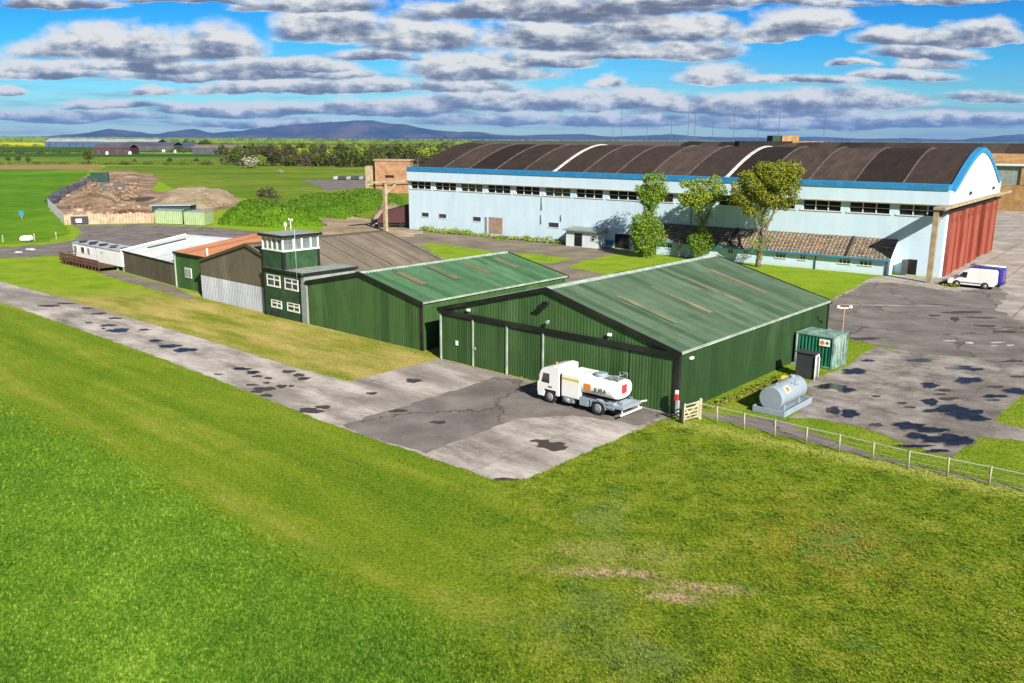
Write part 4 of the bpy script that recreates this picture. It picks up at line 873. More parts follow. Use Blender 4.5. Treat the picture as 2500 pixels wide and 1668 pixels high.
q = MB(); q.box(tkf, .9, -5.3, -.42, -.30, .55, .72); q.box(tkf, .9, -5.3, .30, .42, .55, .72); q.box(tkf, -2.4, -4.85, -.8, .8, .95, 1.10); q.box(tkf, -4.5, -4.95, -.7, .7, .25, .6); q.build('chassis', M['chassis'], tk)
q = MB(); q.box(tkf, -1.05, -1.9, .72, 1.02, .38, .70); q.tube([tkf(-1.1, .95, .5), tkf(-1.6, .95, .5)], .17, 12); q.build('fuel_drum', M['steel'], tk)
q = MB(); q.box(tkf, -2.40, -3.05, .55, 1.05, .42, .95); q.box(tkf, -2.40, -3.05, -1.05, -.55, .42, .95); q.build('side_locker', M['bluegrey'], tk)
q = MB()
for s in (-1, 1):
    for k in range(7):
        t0, t1 = math.pi*k/7, math.pi*(k+1)/7
        P0 = [tkf(-3.78+.60*math.cos(t), s*bq, .48+.60*math.sin(t)) for t in (t0, t1) for bq in (.68, 1.05)]
        P1 = [tkf(-3.78+.56*math.cos(t), s*bq, .48+.56*math.sin(t)) for t in (t0, t1) for bq in (.68, 1.05)]
        q.hexa([P1[0], P1[1], P1[3], P1[2], P0[0], P0[1], P0[3], P0[2]])
q.build('mudguard', M['bluegrey'], tk)
q = MB()
for s in (-1, 1): q.bar(tkf(-2.4, s*1.0, .95), tkf(-4.95, s*1.0, .95), .07, .12); q.bar(tkf(-4.4, s*1.02, .70), tkf(-5.0, s*1.02, .70), .05, .10)
q.build('side_rail', M['bluegrey'], tk)
q = MB(); q.box(tkf, -4.9, -5.62, -1.0, -.94, .72, .90); q.box(tkf, -4.9, -5.62, .94, 1.0, .72, .90); q.box(tkf, -4.9, -5.0, -.94, .94, .72, .90); q.box(tkf, -5.54, -5.62, -.94, .94, .72, .90)
for k in range(9): q.bar(tkf(-4.95, -.84+k*.21, .82), tkf(-5.58, -.84+k*.21, .82), .05, .06)
for k in range(3): q.bar(tkf(-5.1-k*.17, -.95, .86), tkf(-5.1-k*.17, .95, .86), .04, .05)
q.box(tkf, -4.45, -4.9, .5, 1.0, .55, 1.05); q.box(tkf, -5.0, -5.3, -.3, .6, .9, 1.1); q.build('rear_platform', M['bluegrey'], tk)
q = MB(); q.bar(tkf(-5.55, -1.15, .40), tkf(-5.55, 1.15, .40), .06, .10); q.bar(tkf(-5.55, -.9, .40), tkf(-5.4, -.9, .8), .05); q.bar(tkf(-5.55, .9, .40), tkf(-5.4, .9, .8), .05); q.bar(tkf(-5.55, -1.0, .84), tkf(-6.0, -1.0, 1.02), .06, .1); q.build('rear_bar', M['white'], tk)
for a, r in ((0, .44), (-3.78, .47)):
    for s in (-1, 1): wheel(tk, tkf, a, s*.88, r, .26 if a == 0 else .34)
# vans
def van(label, origin, hd, L, W2, H, paint, rack=False):
    v = thing('parked_van', label, 'van', origin, 'vans parked beside the red doors'); f = loc_frame(origin, hd)
    h = L/2
    pts = [(h-.02, .35), (h, .75), (h-.12, .95), (h-.75, 1.12), (h-1.55, H-.12), (h-1.95, H), (-h+.25, H), (-h+.04, H-.15), (-h, 1.0), (-h, .35)]
    q = MB(); q.prism([f(a, -W2, z) for a, z in pts], f(0, W2)-f(0, -W2)); body = q.build('body', paint, v, .07)
    q = MB(); n = f(h-.71, 0, 1.15) - f(h-.75, 0, 1.12)
    q.hexa([f(h-.80, -W2+.15, 1.16), f(h-.77, -W2+.15, 1.17), f(h-.77, W2-.15, 1.17), f(h-.80, W2-.15, 1.16), f(h-1.52, -W2+.2, H-.17), f(h-1.49, -W2+.2, H-.16), f(h-1.49, W2-.2, H-.16), f(h-1.52, W2-.2, H-.17)]); q.build('windscreen', M['glass'], body)
    for s in (-1, 1):
        q = MB(); q.prism([f(a, s*(W2+.004), z) for a, z in ((h-.95, 1.20), (h-1.55, H-.28), (h-2.0, H-.28), (h-1.95, 1.14))], f(0, s*.012)-f(0, 0)); q.build('side_window', M['glass'], body)
        q = MB(); q.box(f, h-1.1, -h+1.35, s*(W2+.003), s*(W2+.03), .55, .64); q.build('rubbing_strip', M['chassis'], body)
        q = MB(); q.box(f, h-.1, h+.012, s*(W2-.42), s*(W2-.1), .72, .92); q.build('headlight', M['glass'], body)
        q = MB(); q.box(f, -h-.012, -h+.02, s*(W2-.16), s*(W2-.03), .85, 1.35); q.build('tail_light', M['red'], body)
        q = MB(); q.box(f, h-1.15, h-1.0, s*(W2+.02), s*(W2+.2), 1.15, 1.35); q.build('mirror', M['chassis'], body)
        for a in (h-.95, -h+1.0):
            q = MB(); q.tube([f(a, s*(W2-.14), .36), f(a, s*(W2+.006), .36)], .42, 20); q.build('wheel_arch', M['chassis'], body)
            wheel(v, f, a, s*(W2-.09), .34, .22)
    q = MB(); q.box(f, h-.02, h+.05, -W2+.06, W2-.06, .28, .55); q.box(f, -h-.05, -h+.02, -W2+.04, W2-.04, .28, .5); q.build('bumper', M['chassis'], v)
    q = MB(); q.box(f, h-.3, -h+.2, -W2+.05, W2-.05, .22, .36); q.build('underbody', M['tyre'], v)
    if rack:
        q = MB()
        for a in (-1.6, -.1, 1.2-.3): q.bar(f(a, -W2+.05, H+.1), f(a, W2-.05, H+.1), .05); q.bar(f(a, -W2+.08, H-.02), f(a, -W2+.08, H+.22), .07); q.bar(f(a, W2-.08, H-.02), f(a, W2-.08, H+.22), .07)
        q.build('roof_rack', M['chassis'], v)
        q = MB(); q.tube([f(-2.6, .25, H+.19), f(1.0, .25, H+.19)], .09); q.build('pipe_carrier', M['white'], v)
    return v
mid = G(2363, 703)+Vector((0, 0, 0)); hdv = math.atan2(vC.y, vC.x)
van('white panel van parked in front of the dark blue van by the red doors', mid + uC*.85 - vC*.25 + Vector((0, 0, .03)), hdv, 4.9, .95, 2.08, M['truck_white'])
van('dark blue van with a roof rack, parked behind the white van by the red doors', mid + uC*3.3 - vC*.55 + Vector((0, 0, .03)), hdv-.03, 5.2, .98, 2.15, M['van_blue'], True)

# ------------------------------------------------------------------ fuel corner
ft = thing('fuel_tank', 'pale blue-grey cylindrical fuel tank lying in a bund tray beside the nearest hangar', 'fuel tank', A(5.8, -4.25))
rot = math.radians(2.0)
ff = lambda a, b, z=0: A(3.75+a*math.cos(rot)-b*math.sin(rot), -3.22-b*-1*-1+a*math.sin(rot)*-1, z)
ff = lambda a, b, z=0: A(3.78+a, -3.2-b, z)                    # a along, b towards the right
q = MB(); q.box(ff, 0, 4.25, 0, 2.1, .02, .07)
for d in ((0, 4.25, 0, .08), (0, 4.25, 2.02, 2.1), (0, .08, .083, 2.017), (4.17, 4.25, .083, 2.017)): q.box(ff, d[0], d[1], d[2], d[3], .07, .40)
q.build('bund_tray', M['bluegrey'], ft, .015)
q = MB(); zc = .98; r = .76
q.tube([ff(.22, 1.05, zc), ff(.25, 1.05, zc), ff(.38, 1.05, zc), ff(3.85, 1.05, zc), ff(3.98, 1.05, zc), ff(4.02, 1.05, zc)], [r*.96, r*1.01, r, r, r*1.01, r*.96], 40); tb = q.build('tank_body', M['bluegrey'], ft)
for a in (.9, 3.1): onebox('saddle', M['bluegrey'], ft, ff, a, a+.25, .45, 1.65, .07, .55)
def curved_label(a0, a1, t0, t1, mt, name, dr=.008, n=6):
    q = MB()
    for k in range(n):
        ta, tb_ = t0+(t1-t0)*k/n, t0+(t1-t0)*(k+1)/n
        pt = lambda a, t, rr: ff(a, 1.05+rr*math.cos(t), zc+rr*math.sin(t))
        q.hexa([pt(a0, ta, r), pt(a1, ta, r), pt(a1, tb_, r), pt(a0, tb_, r), pt(a0, ta, r+dr), pt(a1, ta, r+dr), pt(a1, tb_, r+dr), pt(a0, tb_, r+dr)])
    return q.build(name, mt, tb)
curved_label(.95, 1.6, .42, 1.02, M['white_frame'], 'label'); curved_label(1.06, 1.50, .50, .92, M['orange'], 'hazard_diamond', .014); curved_label(1.2, 1.36, .62, .82, M['ink'], 'flame_mark', .02)
for k, (a, t) in enumerate(((2.2, .95), (2.5, .85), (2.8, 1.0), (2.35, .7), (2.7, .65))): curved_label(a, a+.18, t, t+.13, M['ink'], 'lettering', .01, 2)
q = MB(); q.tube([ff(3.3, 1.05, zc+.7), ff(3.3, 1.05, zc+.92)], .16, 12); q.tube([ff(1.0, 1.05, zc+.7), ff(1.0, 1.05, zc+.85)], .07, 8); q.build('filler_cap', M['bluegrey'], tb)
dc = thing('pump_cabinet', 'charcoal fuel pump cabinet with pale pipes, between the tank and the green container', 'cabinet', A(13.7, -2.6))
cf = lambda a, b, z=0: A(13.36+a, -3.18+b, z)
q = MB(); q.box(cf, 0, .8, 0, 1.35, .05, 1.85); q.build('cabinet_body', M['cabinet'], dc, .03)
q = MB(); q.prism([cf(-.08, -.08, 1.85), cf(-.08, 1.43, 1.85), cf(-.08, 1.43, 1.9), cf(-.08, -.08, 1.9)], uA*.98); q.build('cabinet_roof', M['cabinet'], dc)
q = MB(); q.box(cf, .02, .78, -.03, -.002, .1, 1.8); q.build('side_panel', M['steel'], dc)
q = MB(); q.tube([cf(-.06, -.1, 0), cf(-.06, -.1, 1.75), cf(.35, -.12, 1.82), cf(.55, -.12, 1.5), cf(.55, -.12, .1)], .05, 8); q.build('pipe', M['white'], dc)
yb = thing('spill_bin', 'small yellow bin standing in the grass behind the fuel tank', 'bin', A(10.6, -2.6))
q = MB(); q.box(frF, 10.2, 10.9, -3.0, -2.2, 0, .55); q.build('bin_body', M['chassis'], yb, .04)
q = MB(); q.prism([frF(10.15, -3.05, .55), frF(10.95, -3.05, .55), frF(10.95, -3.05, .62), frF(10.55, -3.05, .78), frF(10.15, -3.05, .62)], vA*.9); q.build('lid', M['yellow'], yb)
sc = thing('storage_container', 'green shipping container with an orange hazard sign beside the nearest hangar', 'container', A(18.2, -1.7))
kf = lambda a, b, z=0: A(16.94+a-b*-.02, -3.14+b-a*.05, z)
CW, CD, CH = 2.95, 2.45, 2.5
q = MB()
for a in (0, CD-.14):
    for b in (0, CW-.14): q.box(kf, a, a+.14, b, b+.14, .06, CH)
for z in (.06, CH-.13):
    q.box(kf, .01, .11, .14, CW-.14, z, z+.12); q.box(kf, CD-.11, CD-.01, .14, CW-.14, z, z+.12); q.box(kf, .14, CD-.14, .01, .11, z, z+.12); q.box(kf, .14, CD-.14, CW-.11, CW-.01, z, z+.12)
q.build('frame', M['cont_worn'], sc)
q = MB(); q.corr(lambda b, z, o: kf(.10-o, b, z), .14, CW-.14, lambda b: .18, lambda b: CH-.13, .28, .055); q.corr(lambda b, z, o: kf(CD-.10+o, b, z), .14, CW-.14, lambda b: .18, lambda b: CH-.13, .28, .055)
q.corr(lambda a, z, o: kf(a, CW-.09+o, z), .14, CD-.14, lambda b: .18, lambda b: CH-.13, .28, .04); q.build('panel', M['cont_green'], sc)
q = MB()
for a0, a1 in ((.14, CD/2-.01), (CD/2+.01, CD-.14)): q.box(kf, a0, a1, .04, .08, .18, CH-.13)
dd = q.build('door', M['cont_worn'], sc)
q = MB()
for a in (.45, .95, 1.5, 2.0): q.tube([kf(a, .02, .2), kf(a, .02, CH-.15)], .025, 6); q.box(kf, a-.08, a+.08, -.02, .03, 1.0, 1.1)
q.build('lock_rod', M['galv'], dd)
q = MB(); q.box(kf, .06, CD-.06, .06, CW-.06, CH-.06, CH-.02); q.build('roof', M['cont_worn'], sc)
q = MB(); q.box(kf, -.01, .035, .35, 1.12, 1.72, 2.22); sg = q.build('sign', M['white'], sc)
q = MB(); q.prism([kf(-.014, .9, 1.76), kf(-.014, 1.10, 1.97), kf(-.014, .9, 2.18), kf(-.014, .70, 1.97)], uA*.003); q.build('hazard_diamond', M['orange'], sg)
q = MB(); q.prism([kf(-.014, .52, 1.83), kf(-.014, .66, 1.97), kf(-.014, .52, 2.11), kf(-.014, .38, 1.97)], uA*.003); q.build('hazard_mark', M['ink'], sg)
fl = thing('floodlight_mast', 'thin mast with twin white lamps standing behind the green container', 'light mast', A(21.0, -1.6))
p = A(21.0, -2.2)
q = MB(); q.tube([p, p+Vector((0, 0, 4.0))], .05, 8); q.build('pole', M['bricked'], fl)
q = MB(); q.bar(p+Vector((-.5, 0, 4.0)), p+Vector((.5, 0, 4.0)), .06); q.build('cross_arm', M['white'], fl)
for dx in (-.5, .45): q = MB(); q.box(lambda a, b, z=0: p+Vector((a, b, z)), dx-.12, dx+.12, -.1, .1, 4.0, 4.18); q.build('lamp', M['white'], fl, .03)
pp = MB(); pp.tube([A(16.85, -.35, 0), A(16.85, -.35, 2.4)], .06, 8); pp.box(lambda a, b, z=0: A(a, b, z), 16.6, 17.1, -.6, -.1, 0, .12); tag(pp.build('standpipe', M['grey_block']), 'thin grey standpipe on a small base between hangar wall and green container', 'pipe')
mp = thing('fire_post', 'grey post with a red and white top at the corner of the nearest hangar', 'post', A(-.55, -.35))
q = MB(); q.box(frF, -.64, -.46, -.44, -.26, 0, 1.1); q.build('post', M['grey_clad'], mp)
q = MB(); q.box(frF, -.63, -.45, -.36, -.16, 1.1, 1.5); q.build('red_box', M['red'], mp)
q = MB(); q.box(frF, -.62, -.46, -.35, -.18, 1.5, 1.72); q.build('cap', M['white'], mp)
gt = thing('field_gate', 'pale five-bar timber gate at the near corner of the nearest hangar', 'gate', G(1686, 1029))
g0, g1 = G(1668, 1034), G(1704, 1024)
gv = (g1-g0); gl = gv.length; gv.normalize(); gp = lambda t, z: g0 + gv*(t*gl) + Vector((0, 0, z))
q = MB()
for z in (.22, .42, .64, .88, 1.12): q.bar(gp(0, z), gp(1, z), .035, .09)
q.bar(gp(.02, .2), gp(.98, 1.1), .03, .08); q.bar(gp(.02, 1.1), gp(.5, .2), .03, .08); q.bar(gp(.03, .12), gp(.03, 1.25), .05, .1); q.bar(gp(.97, .12), gp(.97, 1.2), .05, .1); q.build('leaf', M['wood'], gt)
q = MB(); q.bar(gp(-.08, 0), gp(-.08, 1.35), .14); q.build('post', M['chassis'], gt)
q = MB(); q.bar(gp(1.12, 0), gp(1.12, 1.3), .16); q.build('post', M['wood'], gt)
fe = thing('wire_fence', 'post and rail wire fence running from the gate along the access path', 'fence', G(2050, 1104))
posts = [G(*p) for p in [(1750, 1032), (1816, 1048.5), (1891, 1066), (1967, 1085), (2048, 1104), (2130, 1124), (2217, 1146), (2312, 1164.5), (2414, 1186), (2523, 1210), (2640, 1235)]]
for p in posts: q = MB(); q.tube([p, p+Vector((R.uniform(-.03, .03), 0, 1.03))], .045, 7); q.build('post', M['wood'], fe)
q = MB(); pr = [gp(1.12, 0)] + posts
for a, b_ in zip(pr, pr[1:]):
    q.bar(a+Vector((0, 0, .98)), b_+Vector((0, 0, .98)), .025, .045)
    for z in (.2, .45, .7): q.tube([a+Vector((0, .02, z)), b_+Vector((0, .02, z))], .006, 4, False)
q.build('wire', M['galv'], fe)

# ------------------------------------------------------------------ vegetation
def leaves(mb, blobs, n, size, seed=0, gap=.0):
    rr = random.Random(seed); tot = sum(b[3]*b[4]*b[5] for b in blobs)
    for bx, by, bz, ra, rb, rc in blobs:
        k = int(n*ra*rb*rc/tot); cl = [(rr.gauss(0, .6), rr.gauss(0, .6), rr.gauss(0, .6)) for _ in range(14)]
        for _ in range(k):
            while True:
                d = Vector((rr.gauss(0, 1), rr.gauss(0, 1), rr.gauss(0, 1))).normalized(); rad_ = rr.uniform(.25, 1)**.45
                c = Vector((d.x*rad_, d.y*rad_, d.z*rad_))
                if gap:
                    m_ = min((c-Vector(q)).length for q in cl)
                    if m_ > gap: continue
                rad2 = 1+.18*math.sin(5*c.x+3*c.z+seed)+.14*math.sin(7*c.y-4*c.z)
                break
            p = Vector((bx+c.x*ra*rad2, by+c.y*rb*rad2, bz+c.z*rc*rad2)); s = size*rr.uniform(.6, 1.35)
            a = Vector((rr.gauss(0, 1), rr.gauss(0, 1), rr.gauss(0, .7))).normalized(); b_ = a.cross(Vector((rr.gauss(0, 1), rr.gauss(0, 1), rr.gauss(0, 1)))).normalized()
            u = min(1, max(0, rr.gauss(.45, .22)))
            mb.face([p-a*s*.6, p-b_*s*.38, p+a*s*.6, p+b_*s*.38], [(u, .5)]*4)
def limb(mb, p0, p1, r0, r1, wob=.15, n=5, seed=0):
    rr = random.Random(seed); p0 = Vector(p0); p1 = Vector(p1); L = (p1-p0).length; pts = []; rs = []
    for k in range(n+1):
        t = k/n; o = Vector((rr.gauss(0, 1), rr.gauss(0, 1), 0))*wob*L*.12*(1 if 0 < k < n else 0); pts.append(p0.lerp(p1, t)+o); rs.append(r0+(r1-r0)*t)
    mb.tube(pts, rs, 7)
def tree(name, label, loc, crown, limbs_, n, size, leafm, group=None, gap=.0, seed=1, ivy=None):
    t = thing(name, label, 'tree' if 'tree' in name else 'bush', loc, group); L = Vector(loc)
    q = MB()
    for i, (a, b_, r0, r1) in enumerate(limbs_): limb(q, L+Vector(a), L+Vector(b_), r0, r1, seed=seed+i)
    q.build('trunk', M['bark'], t)
    q = MB(); leaves(q, [(L.x+b_[0], L.y+b_[1], L.z+b_[2], *b_[3:]) for b_ in crown], n, size, seed, gap); q.build('crown', leafm, t)
    if ivy:
        q = MB(); leaves(q, [(L.x+b_[0], L.y+b_[1], L.z+b_[2], *b_[3:]) for b_ in ivy[0]], ivy[1], size*.8, seed+50); q.build('ivy', M['leaf_ivy'], t)
    return t
tree('ivy_clad_tree', 'ivy covered columnar tree, leftmost of three in front of the blue hangar', Cf(-6.2, 37.75),
     [(-.2, 0, 2.6, 2.6, 2.2, 2.5), (-.5, 0, 4.6, 2.0, 1.8, 1.9), (.1, 0, 6.6, 1.0, 1.0, 1.6), (.2, 0, 8.6, 2.0, 1.9, 1.7), (.6, 0, 10.6, 1.7, 1.6, 1.5), (1.6, 0, 9.2, 1.2, 1.2, 1.1), (-1.1, 0, 9.4, 1.1, 1.1, 1.0)],
     [((0, 0, 0), (.2, 0, 7), .3, .2), ((.2, 0, 7), (.8, 0, 11), .2, .05), ((.2, 0, 7), (-1.1, .3, 9.6), .12, .04), ((.2, 0, 7.5), (1.8, -.2, 9.4), .12, .04)], 16000, .21, M['leaf_ivy'], seed=3)
tree('slender_tree', 'slender sparse tree, middle of three in front of the blue hangar', Cf(-4.2, 30.3),
     [(-1.9, 0, 8.6, 1.6, 1.4, 1.2), (-.3, 0, 8.3, 1.6, 1.4, 1.4), (1.2, .2, 9.0, 1.5, 1.4, 1.1), (2.2, 0, 9.6, 1.1, 1.1, 1.2), (-.9, 0, 10.4, 1.6, 1.3, .9), (1.4, 0, 11.0, 1.2, 1.1, .8), (-2.6, 0, 10.6, .9, .9, .6)],
     [((0, 0, 0), (.1, 0, 5), .22, .16), ((.1, 0, 5), (-1.8, 0, 9.2), .13, .04), ((.1, 0, 5), (2.3, 0, 10), .13, .04), ((.1, 0, 5.5), (-.2, .3, 10.8), .1, .03), ((.1, 0, 4.2), (1.2, 0, 7.5), .07, .02)], 7500, .20, M['leaf_lime'], gap=.85, seed=11,
     ivy=([(0, 0, 2.6, 1.8, 1.5, 1.6), (-.1, 0, 1.2, 1.2, 1.1, 1.0), (.1, 0, 4.8, .8, .75, 1.5), (-.7, 0, 6.4, .6, .6, .9), (.8, 0, 6.6, .6, .6, 1.0)], 5000))
tree('broad_tree', 'largest tree, golden green crown, rightmost of three in front of the blue hangar', Cf(-5.47, 21.25),
     [(1.2, 0, 11.9, 3.0, 2.6, 2.0), (2.8, 0, 12.4, 2.2, 2.0, 1.6), (-1.2, 0, 10.9, 2.4, 2.2, 1.9), (-2.8, .2, 9.0, 1.7, 1.6, 1.2), (.6, 0, 9.2, 2.3, 2.0, 1.3), (3.6, 0, 10.6, 1.5, 1.4, 1.4), (2.6, 0, 8.4, 1.4, 1.3, .8), (-1.4, 0, 7.4, 1.4, 1.3, .8), (4.0, 0, 9.0, .9, .9, .6), (-3.4, 0, 10.4, 1.1, 1.1, 1.0)],
     [((0, 0, 0), (.2, 0, 3.2), .38, .32), ((.2, 0, 3.2), (.3, 0, 7), .30, .2), ((.2, 0, 3.2), (2.2, .2, 9), .22, .08), ((.2, 0, 3.4), (-1.6, 0, 8.6), .2, .07), ((.3, 0, 7), (1.6, 0, 12.4), .18, .04), ((.3, 0, 6.6), (-1.4, .3, 11), .14, .04), ((2.2, .2, 9), (3.4, 0, 12.4), .08, .02), ((-1.6, 0, 8.6), (-3.0, 0, 10), .06, .02), ((.2, 0, 5), (3.0, -.2, 8.6), .12, .03)], 22000, .21, M['leaf_gold'], gap=1.0, seed=21,
     ivy=([(.1, 0, 2.6, .9, .9, 1.1), (-.9, 0, 3.4, .8, .7, .7), (1.2, 0, 3.8, .9, .8, .6), (.1, 0, 1.2, .55, .5, .9), (.3, 0, 6.3, .9, .8, 1.1)], 900))
tree('sapling_tree', 'thin bare sapling against the white annexe wall', Cf(-4.4, 33.6), [(0, 0, 1.9, .5, .5, .8)], [((0, 0, 0), (0, 0, 2.6), .06, .02), ((0, 0, 1.0), (.4, 0, 2.2), .03, .01), ((0, 0, 1.2), (-.35, 0, 2.3), .03, .01)], 60, .18, M['leaf_brown'], seed=5)
# weeds along the foot of the blue wall, round the tank
def weeds(name, label, pts, n, size, hgt, leafm, spread):
    q = MB(); rr = random.Random(n)
    bl_ = []
    for a, b_ in zip(pts, pts[1:]):
        L = (b_-a).length; k = max(1, int(L/spread/1.1))
        for i in range(k): c = a.lerp(b_, (i+rr.random())/k); h = hgt*rr.uniform(.4, 1.2); bl_.append((c.x, c.y, h*.4, spread*rr.uniform(.6, 1.1), spread*rr.uniform(.5, .9), h*.62))
    leaves(q, bl_, n, size, n)
    o = q.build(name, leafm); o['kind'] = 'stuff'; o['label'] = label; o['category'] = 'weeds'; return o
weeds('weeds', 'rank green weeds along the foot of the blue hangar wall', [Cf(-.8, 88), Cf(-1.2, 70), Cf(-1.4, 55.5)], 5200, .20, .95, M['leaf_lime'], 1.0)
weeds('weeds', 'tufty yellow grass between the nearest hangar and the fuel tank', [A(2.0, -.9), A(7.5, -1.2), A(12.5, -1.3)], 4200, .09, .30, M['leaf_dry'], .5)
weeds('weeds', 'long grass behind the fuel tank tray', [A(8.8, -2.6), A(11.5, -2.3)], 1500, .10, .42, M['leaf_dry'], .55)
weeds('weeds', 'scrubby growth at the foot of the gantry post', [Cf(-4.4, -1.2), Cf(-6.5, -3.2)], 500, .2, .35, M['leaf_gold'], .8)
# background trees, bushes: prototypes at the origin, then copies
def proto(name, cat, crown, limbs_, n, size, leafm, seed, gap=.0):
    t = bpy.data.objects.new(name, None); COL.objects.link(t); t['_w'] = (0, 0, 0); t['category'] = cat; t.empty_display_size = .3
    q = MB()
    for i, (a, b_, r0, r1) in enumerate(limbs_): limb(q, a, b_, r0, r1, seed=seed+i)
    q.build('trunk', M['bark'], t); q = MB(); leaves(q, crown, n, size, seed, gap); q.build('crown', leafm, t); return t
LB = [((0, 0, 0), (0, 0, 6), .4, .2), ((0, 0, 3), (2, 0, 7), .2, .05), ((0, 0, 3), (-2, .5, 7), .2, .05)]
PR = {'dark': proto('scrub_tree', 'tree', [(0, 0, 5.5, 3.6, 3.4, 3.4), (2.2, 1, 4.2, 2.4, 2.4, 2.4), (-2.3, -.5, 4.4, 2.4, 2.4, 2.6), (.4, 0, 8, 2, 2, 2)], LB, 900, .75, M['leaf_dark'], 101),
      'mid': proto('leafy_tree', 'tree', [(0, 0, 5.8, 3.4, 3.2, 3.6), (-1.8, 1, 4.4, 2.4, 2.4, 2.4), (2, 0, 5.5, 2.2, 2, 2.6), (-.3, 0, 8.6, 1.9, 1.9, 1.9)], LB, 900, .7, M['leaf_mid'], 102),
      'bare': proto('bare_tree', 'tree', [(0, 0, 6, 3.2, 3.0, 3.6), (1.4, 0, 7.6, 2, 2, 2), (-1.6, 0, 6, 2, 2, 2.4)], LB, 520, .55, M['leaf_brown'], 103, .8),
      'lime': proto('young_tree', 'tree', [(0, 0, 5, 2.8, 2.6, 3.2), (.8, 0, 7.2, 1.8, 1.8, 1.8), (-1.2, 0, 3.8, 1.8, 1.8, 1.8)], LB, 800, .6, M['leaf_lime'], 104),
      'white': proto('blossom_bush', 'bush', [(0, 0, 2.4, 2.4, 2.2, 2.1), (1.4, 0, 2, 1.4, 1.4, 1.6), (-1.4, 0, 1.8, 1.4, 1.4, 1.5)], [((0, 0, 0), (0, 0, 2.5), .2, .1)], 500, .45, M['leaf_white'], 105),
      'gorse': proto('grey_bush', 'bush', [(0, 0, 1.8, 3.2, 2.4, 1.8), (2, 0, 1.4, 2, 1.8, 1.3), (-2, 0, 1.2, 2, 1.8, 1.2)], [((0, 0, 0), (0, 0, 1.8), .2, .1)], 600, .4, M['leaf_brown'], 106)}
used = set()
def plant(kind, px, py, hpx, label, group):
    src = PR[kind]
    if kind in used: o = copy_tree(src)
    else: o = src; used.add(kind)
    p = G(px, py); d = p.y; H = hpx/F*d; base = {'dark': 10, 'mid': 10.5, 'bare': 9.6, 'lime': 9, 'white': 4.6, 'gorse': 3.6}[kind]
    s = H/base; o.location = p; o.scale = (s*R.uniform(1.05, 1.6), s*R.uniform(1.0, 1.5), s); o.rotation_euler = (0, 0, R.uniform(0, 6.28))
    o['label'] = label; o['group'] = group; return o
KL = {'dark': 'dense dark scrub tree in the wood beyond the grass bank', 'mid': 'mid green leafy tree in the wood beyond the grass bank', 'bare': 'brownish half-bare tree in the wood beyond the grass bank', 'lime': 'fresh lime green young tree at the edge of the wood'}
rows = [(407, 36, 600, 1075, 21), (401, 38, 575, 1085, 21), (394, 36, 570, 1095, 21), (386, 32, 545, 1100, 21), (378, 26, 540, 1120, 20)]
for y, h, x0, x1, n in rows:
    for k in range(n):
        x = x0+(x1-x0)*(k+R.uniform(.1, .9))/n
        kd = R.choices(['dark', 'mid', 'bare', 'lime'], [4, 3.2, 2, 1.6])[0]
        plant(kd, x, y+R.uniform(-2, 2), h*R.uniform(.7, 1.15), KL[kd], 'trees of the wood beyond the grass bank: '+kd)
for x, y, h in ((612, 411, 30), (806, 404, 26), (685, 424, 10), (744, 402, 16), (838, 405, 12)): plant('white', x, y, h, 'white flowering hawthorn bush at the near edge of the wood', 'hawthorn bushes in blossom')
plant('gorse', 655, 492, 34, 'grey-brown twiggy bush on top of the grass bank', 'twiggy bushes')
plant('mid', 217, 398, 32, 'small round tree alone in the field below the farm sheds', 'field trees')
plant('mid', 45, 398, 22, 'broad low green thicket at the far left of the field', 'field trees')
plant('mid', 20, 396, 16, 'broad low green thicket at the far left of the field', 'field trees'); plant('mid', 70, 399, 16, 'broad low green thicket at the far left of the field', 'field trees')
for x in (455, 472, 492, 505): plant('dark', x, 364, R.uniform(16, 24), 'dark tree standing at the right end of the farm sheds', 'trees by the farm sheds')
for x in (330, 415, 480, 540): plant('dark', x, 397, R.uniform(8, 13), 'small hedge bush along the field below the farm sheds', 'hedge bushes')
# far hedgerows and woods that read as one mass
def mass(name, label, lines, n, leafm, seed):
    q = MB(); rr = random.Random(seed); bl_ = []
    for x0, x1, y, hp, dens in lines:
        for k in range(dens):
            x = x0+(x1-x0)*rr.random(); p = G(x, (y if y > 100 else 332.5+x*.00522+y)+rr.uniform(-.3, .3)); H = hp*rr.uniform(.45, 1.2)/F*p.y
            bl_.append((p.x, p.y, H*.45, H*rr.uniform(.8, 2.2), H*.7, H*.55))
    for b in bl_: leaves(q, [b], n, b[5]*.42, seed+int(b[0]) % 97)
    o = q.build(name, leafm); o['kind'] = 'stuff'; o['label'] = label; o['category'] = 'trees'
mass('far_hedges', 'dark hedgerows between the far fields', [(-300, 340, 376, 8, 110), (-300, 600, 373, 8, 110), (250, 620, 403, 11, 55), (-300, 220, 402, 8, 40), (-300, 600, 358, 6, 110), (-300, 600, 384, 5, 60), (560, 620, 390, 16, 12), (430, 600, 371, 12, 40)], 60, M['leaf_dark'], 31)
mass('wood_scrub', 'dark brown scrub filling the wood between its taller trees', [(575, 1090, 406, 20, 70), (560, 1100, 398, 22, 70), (540, 1100, 388, 20, 70), (530, 1110, 378, 18, 70)], 70, M['leaf_brown'], 61)
mass('far_woods', 'distant woods and hedges under the hills', [(-300, 1250, 16, 7, 170), (-300, 1250, 11, 5, 200), (330, 1150, 356, 7, 120), (560, 1130, 364, 11, 110), (900, 1150, 372, 16, 50)], 45, M['leaf_dark'], 41)
mass('far_tree_belt', 'dark tree belt on the horizon', [(-300, 2700, 6.0, 4.5, 420), (-300, 2700, 3.5, 3.5, 420), (380, 1150, 8.5, 7, 110), (1085, 1095, 352, 17, 3)], 40, M['leaf_dark'], 51)

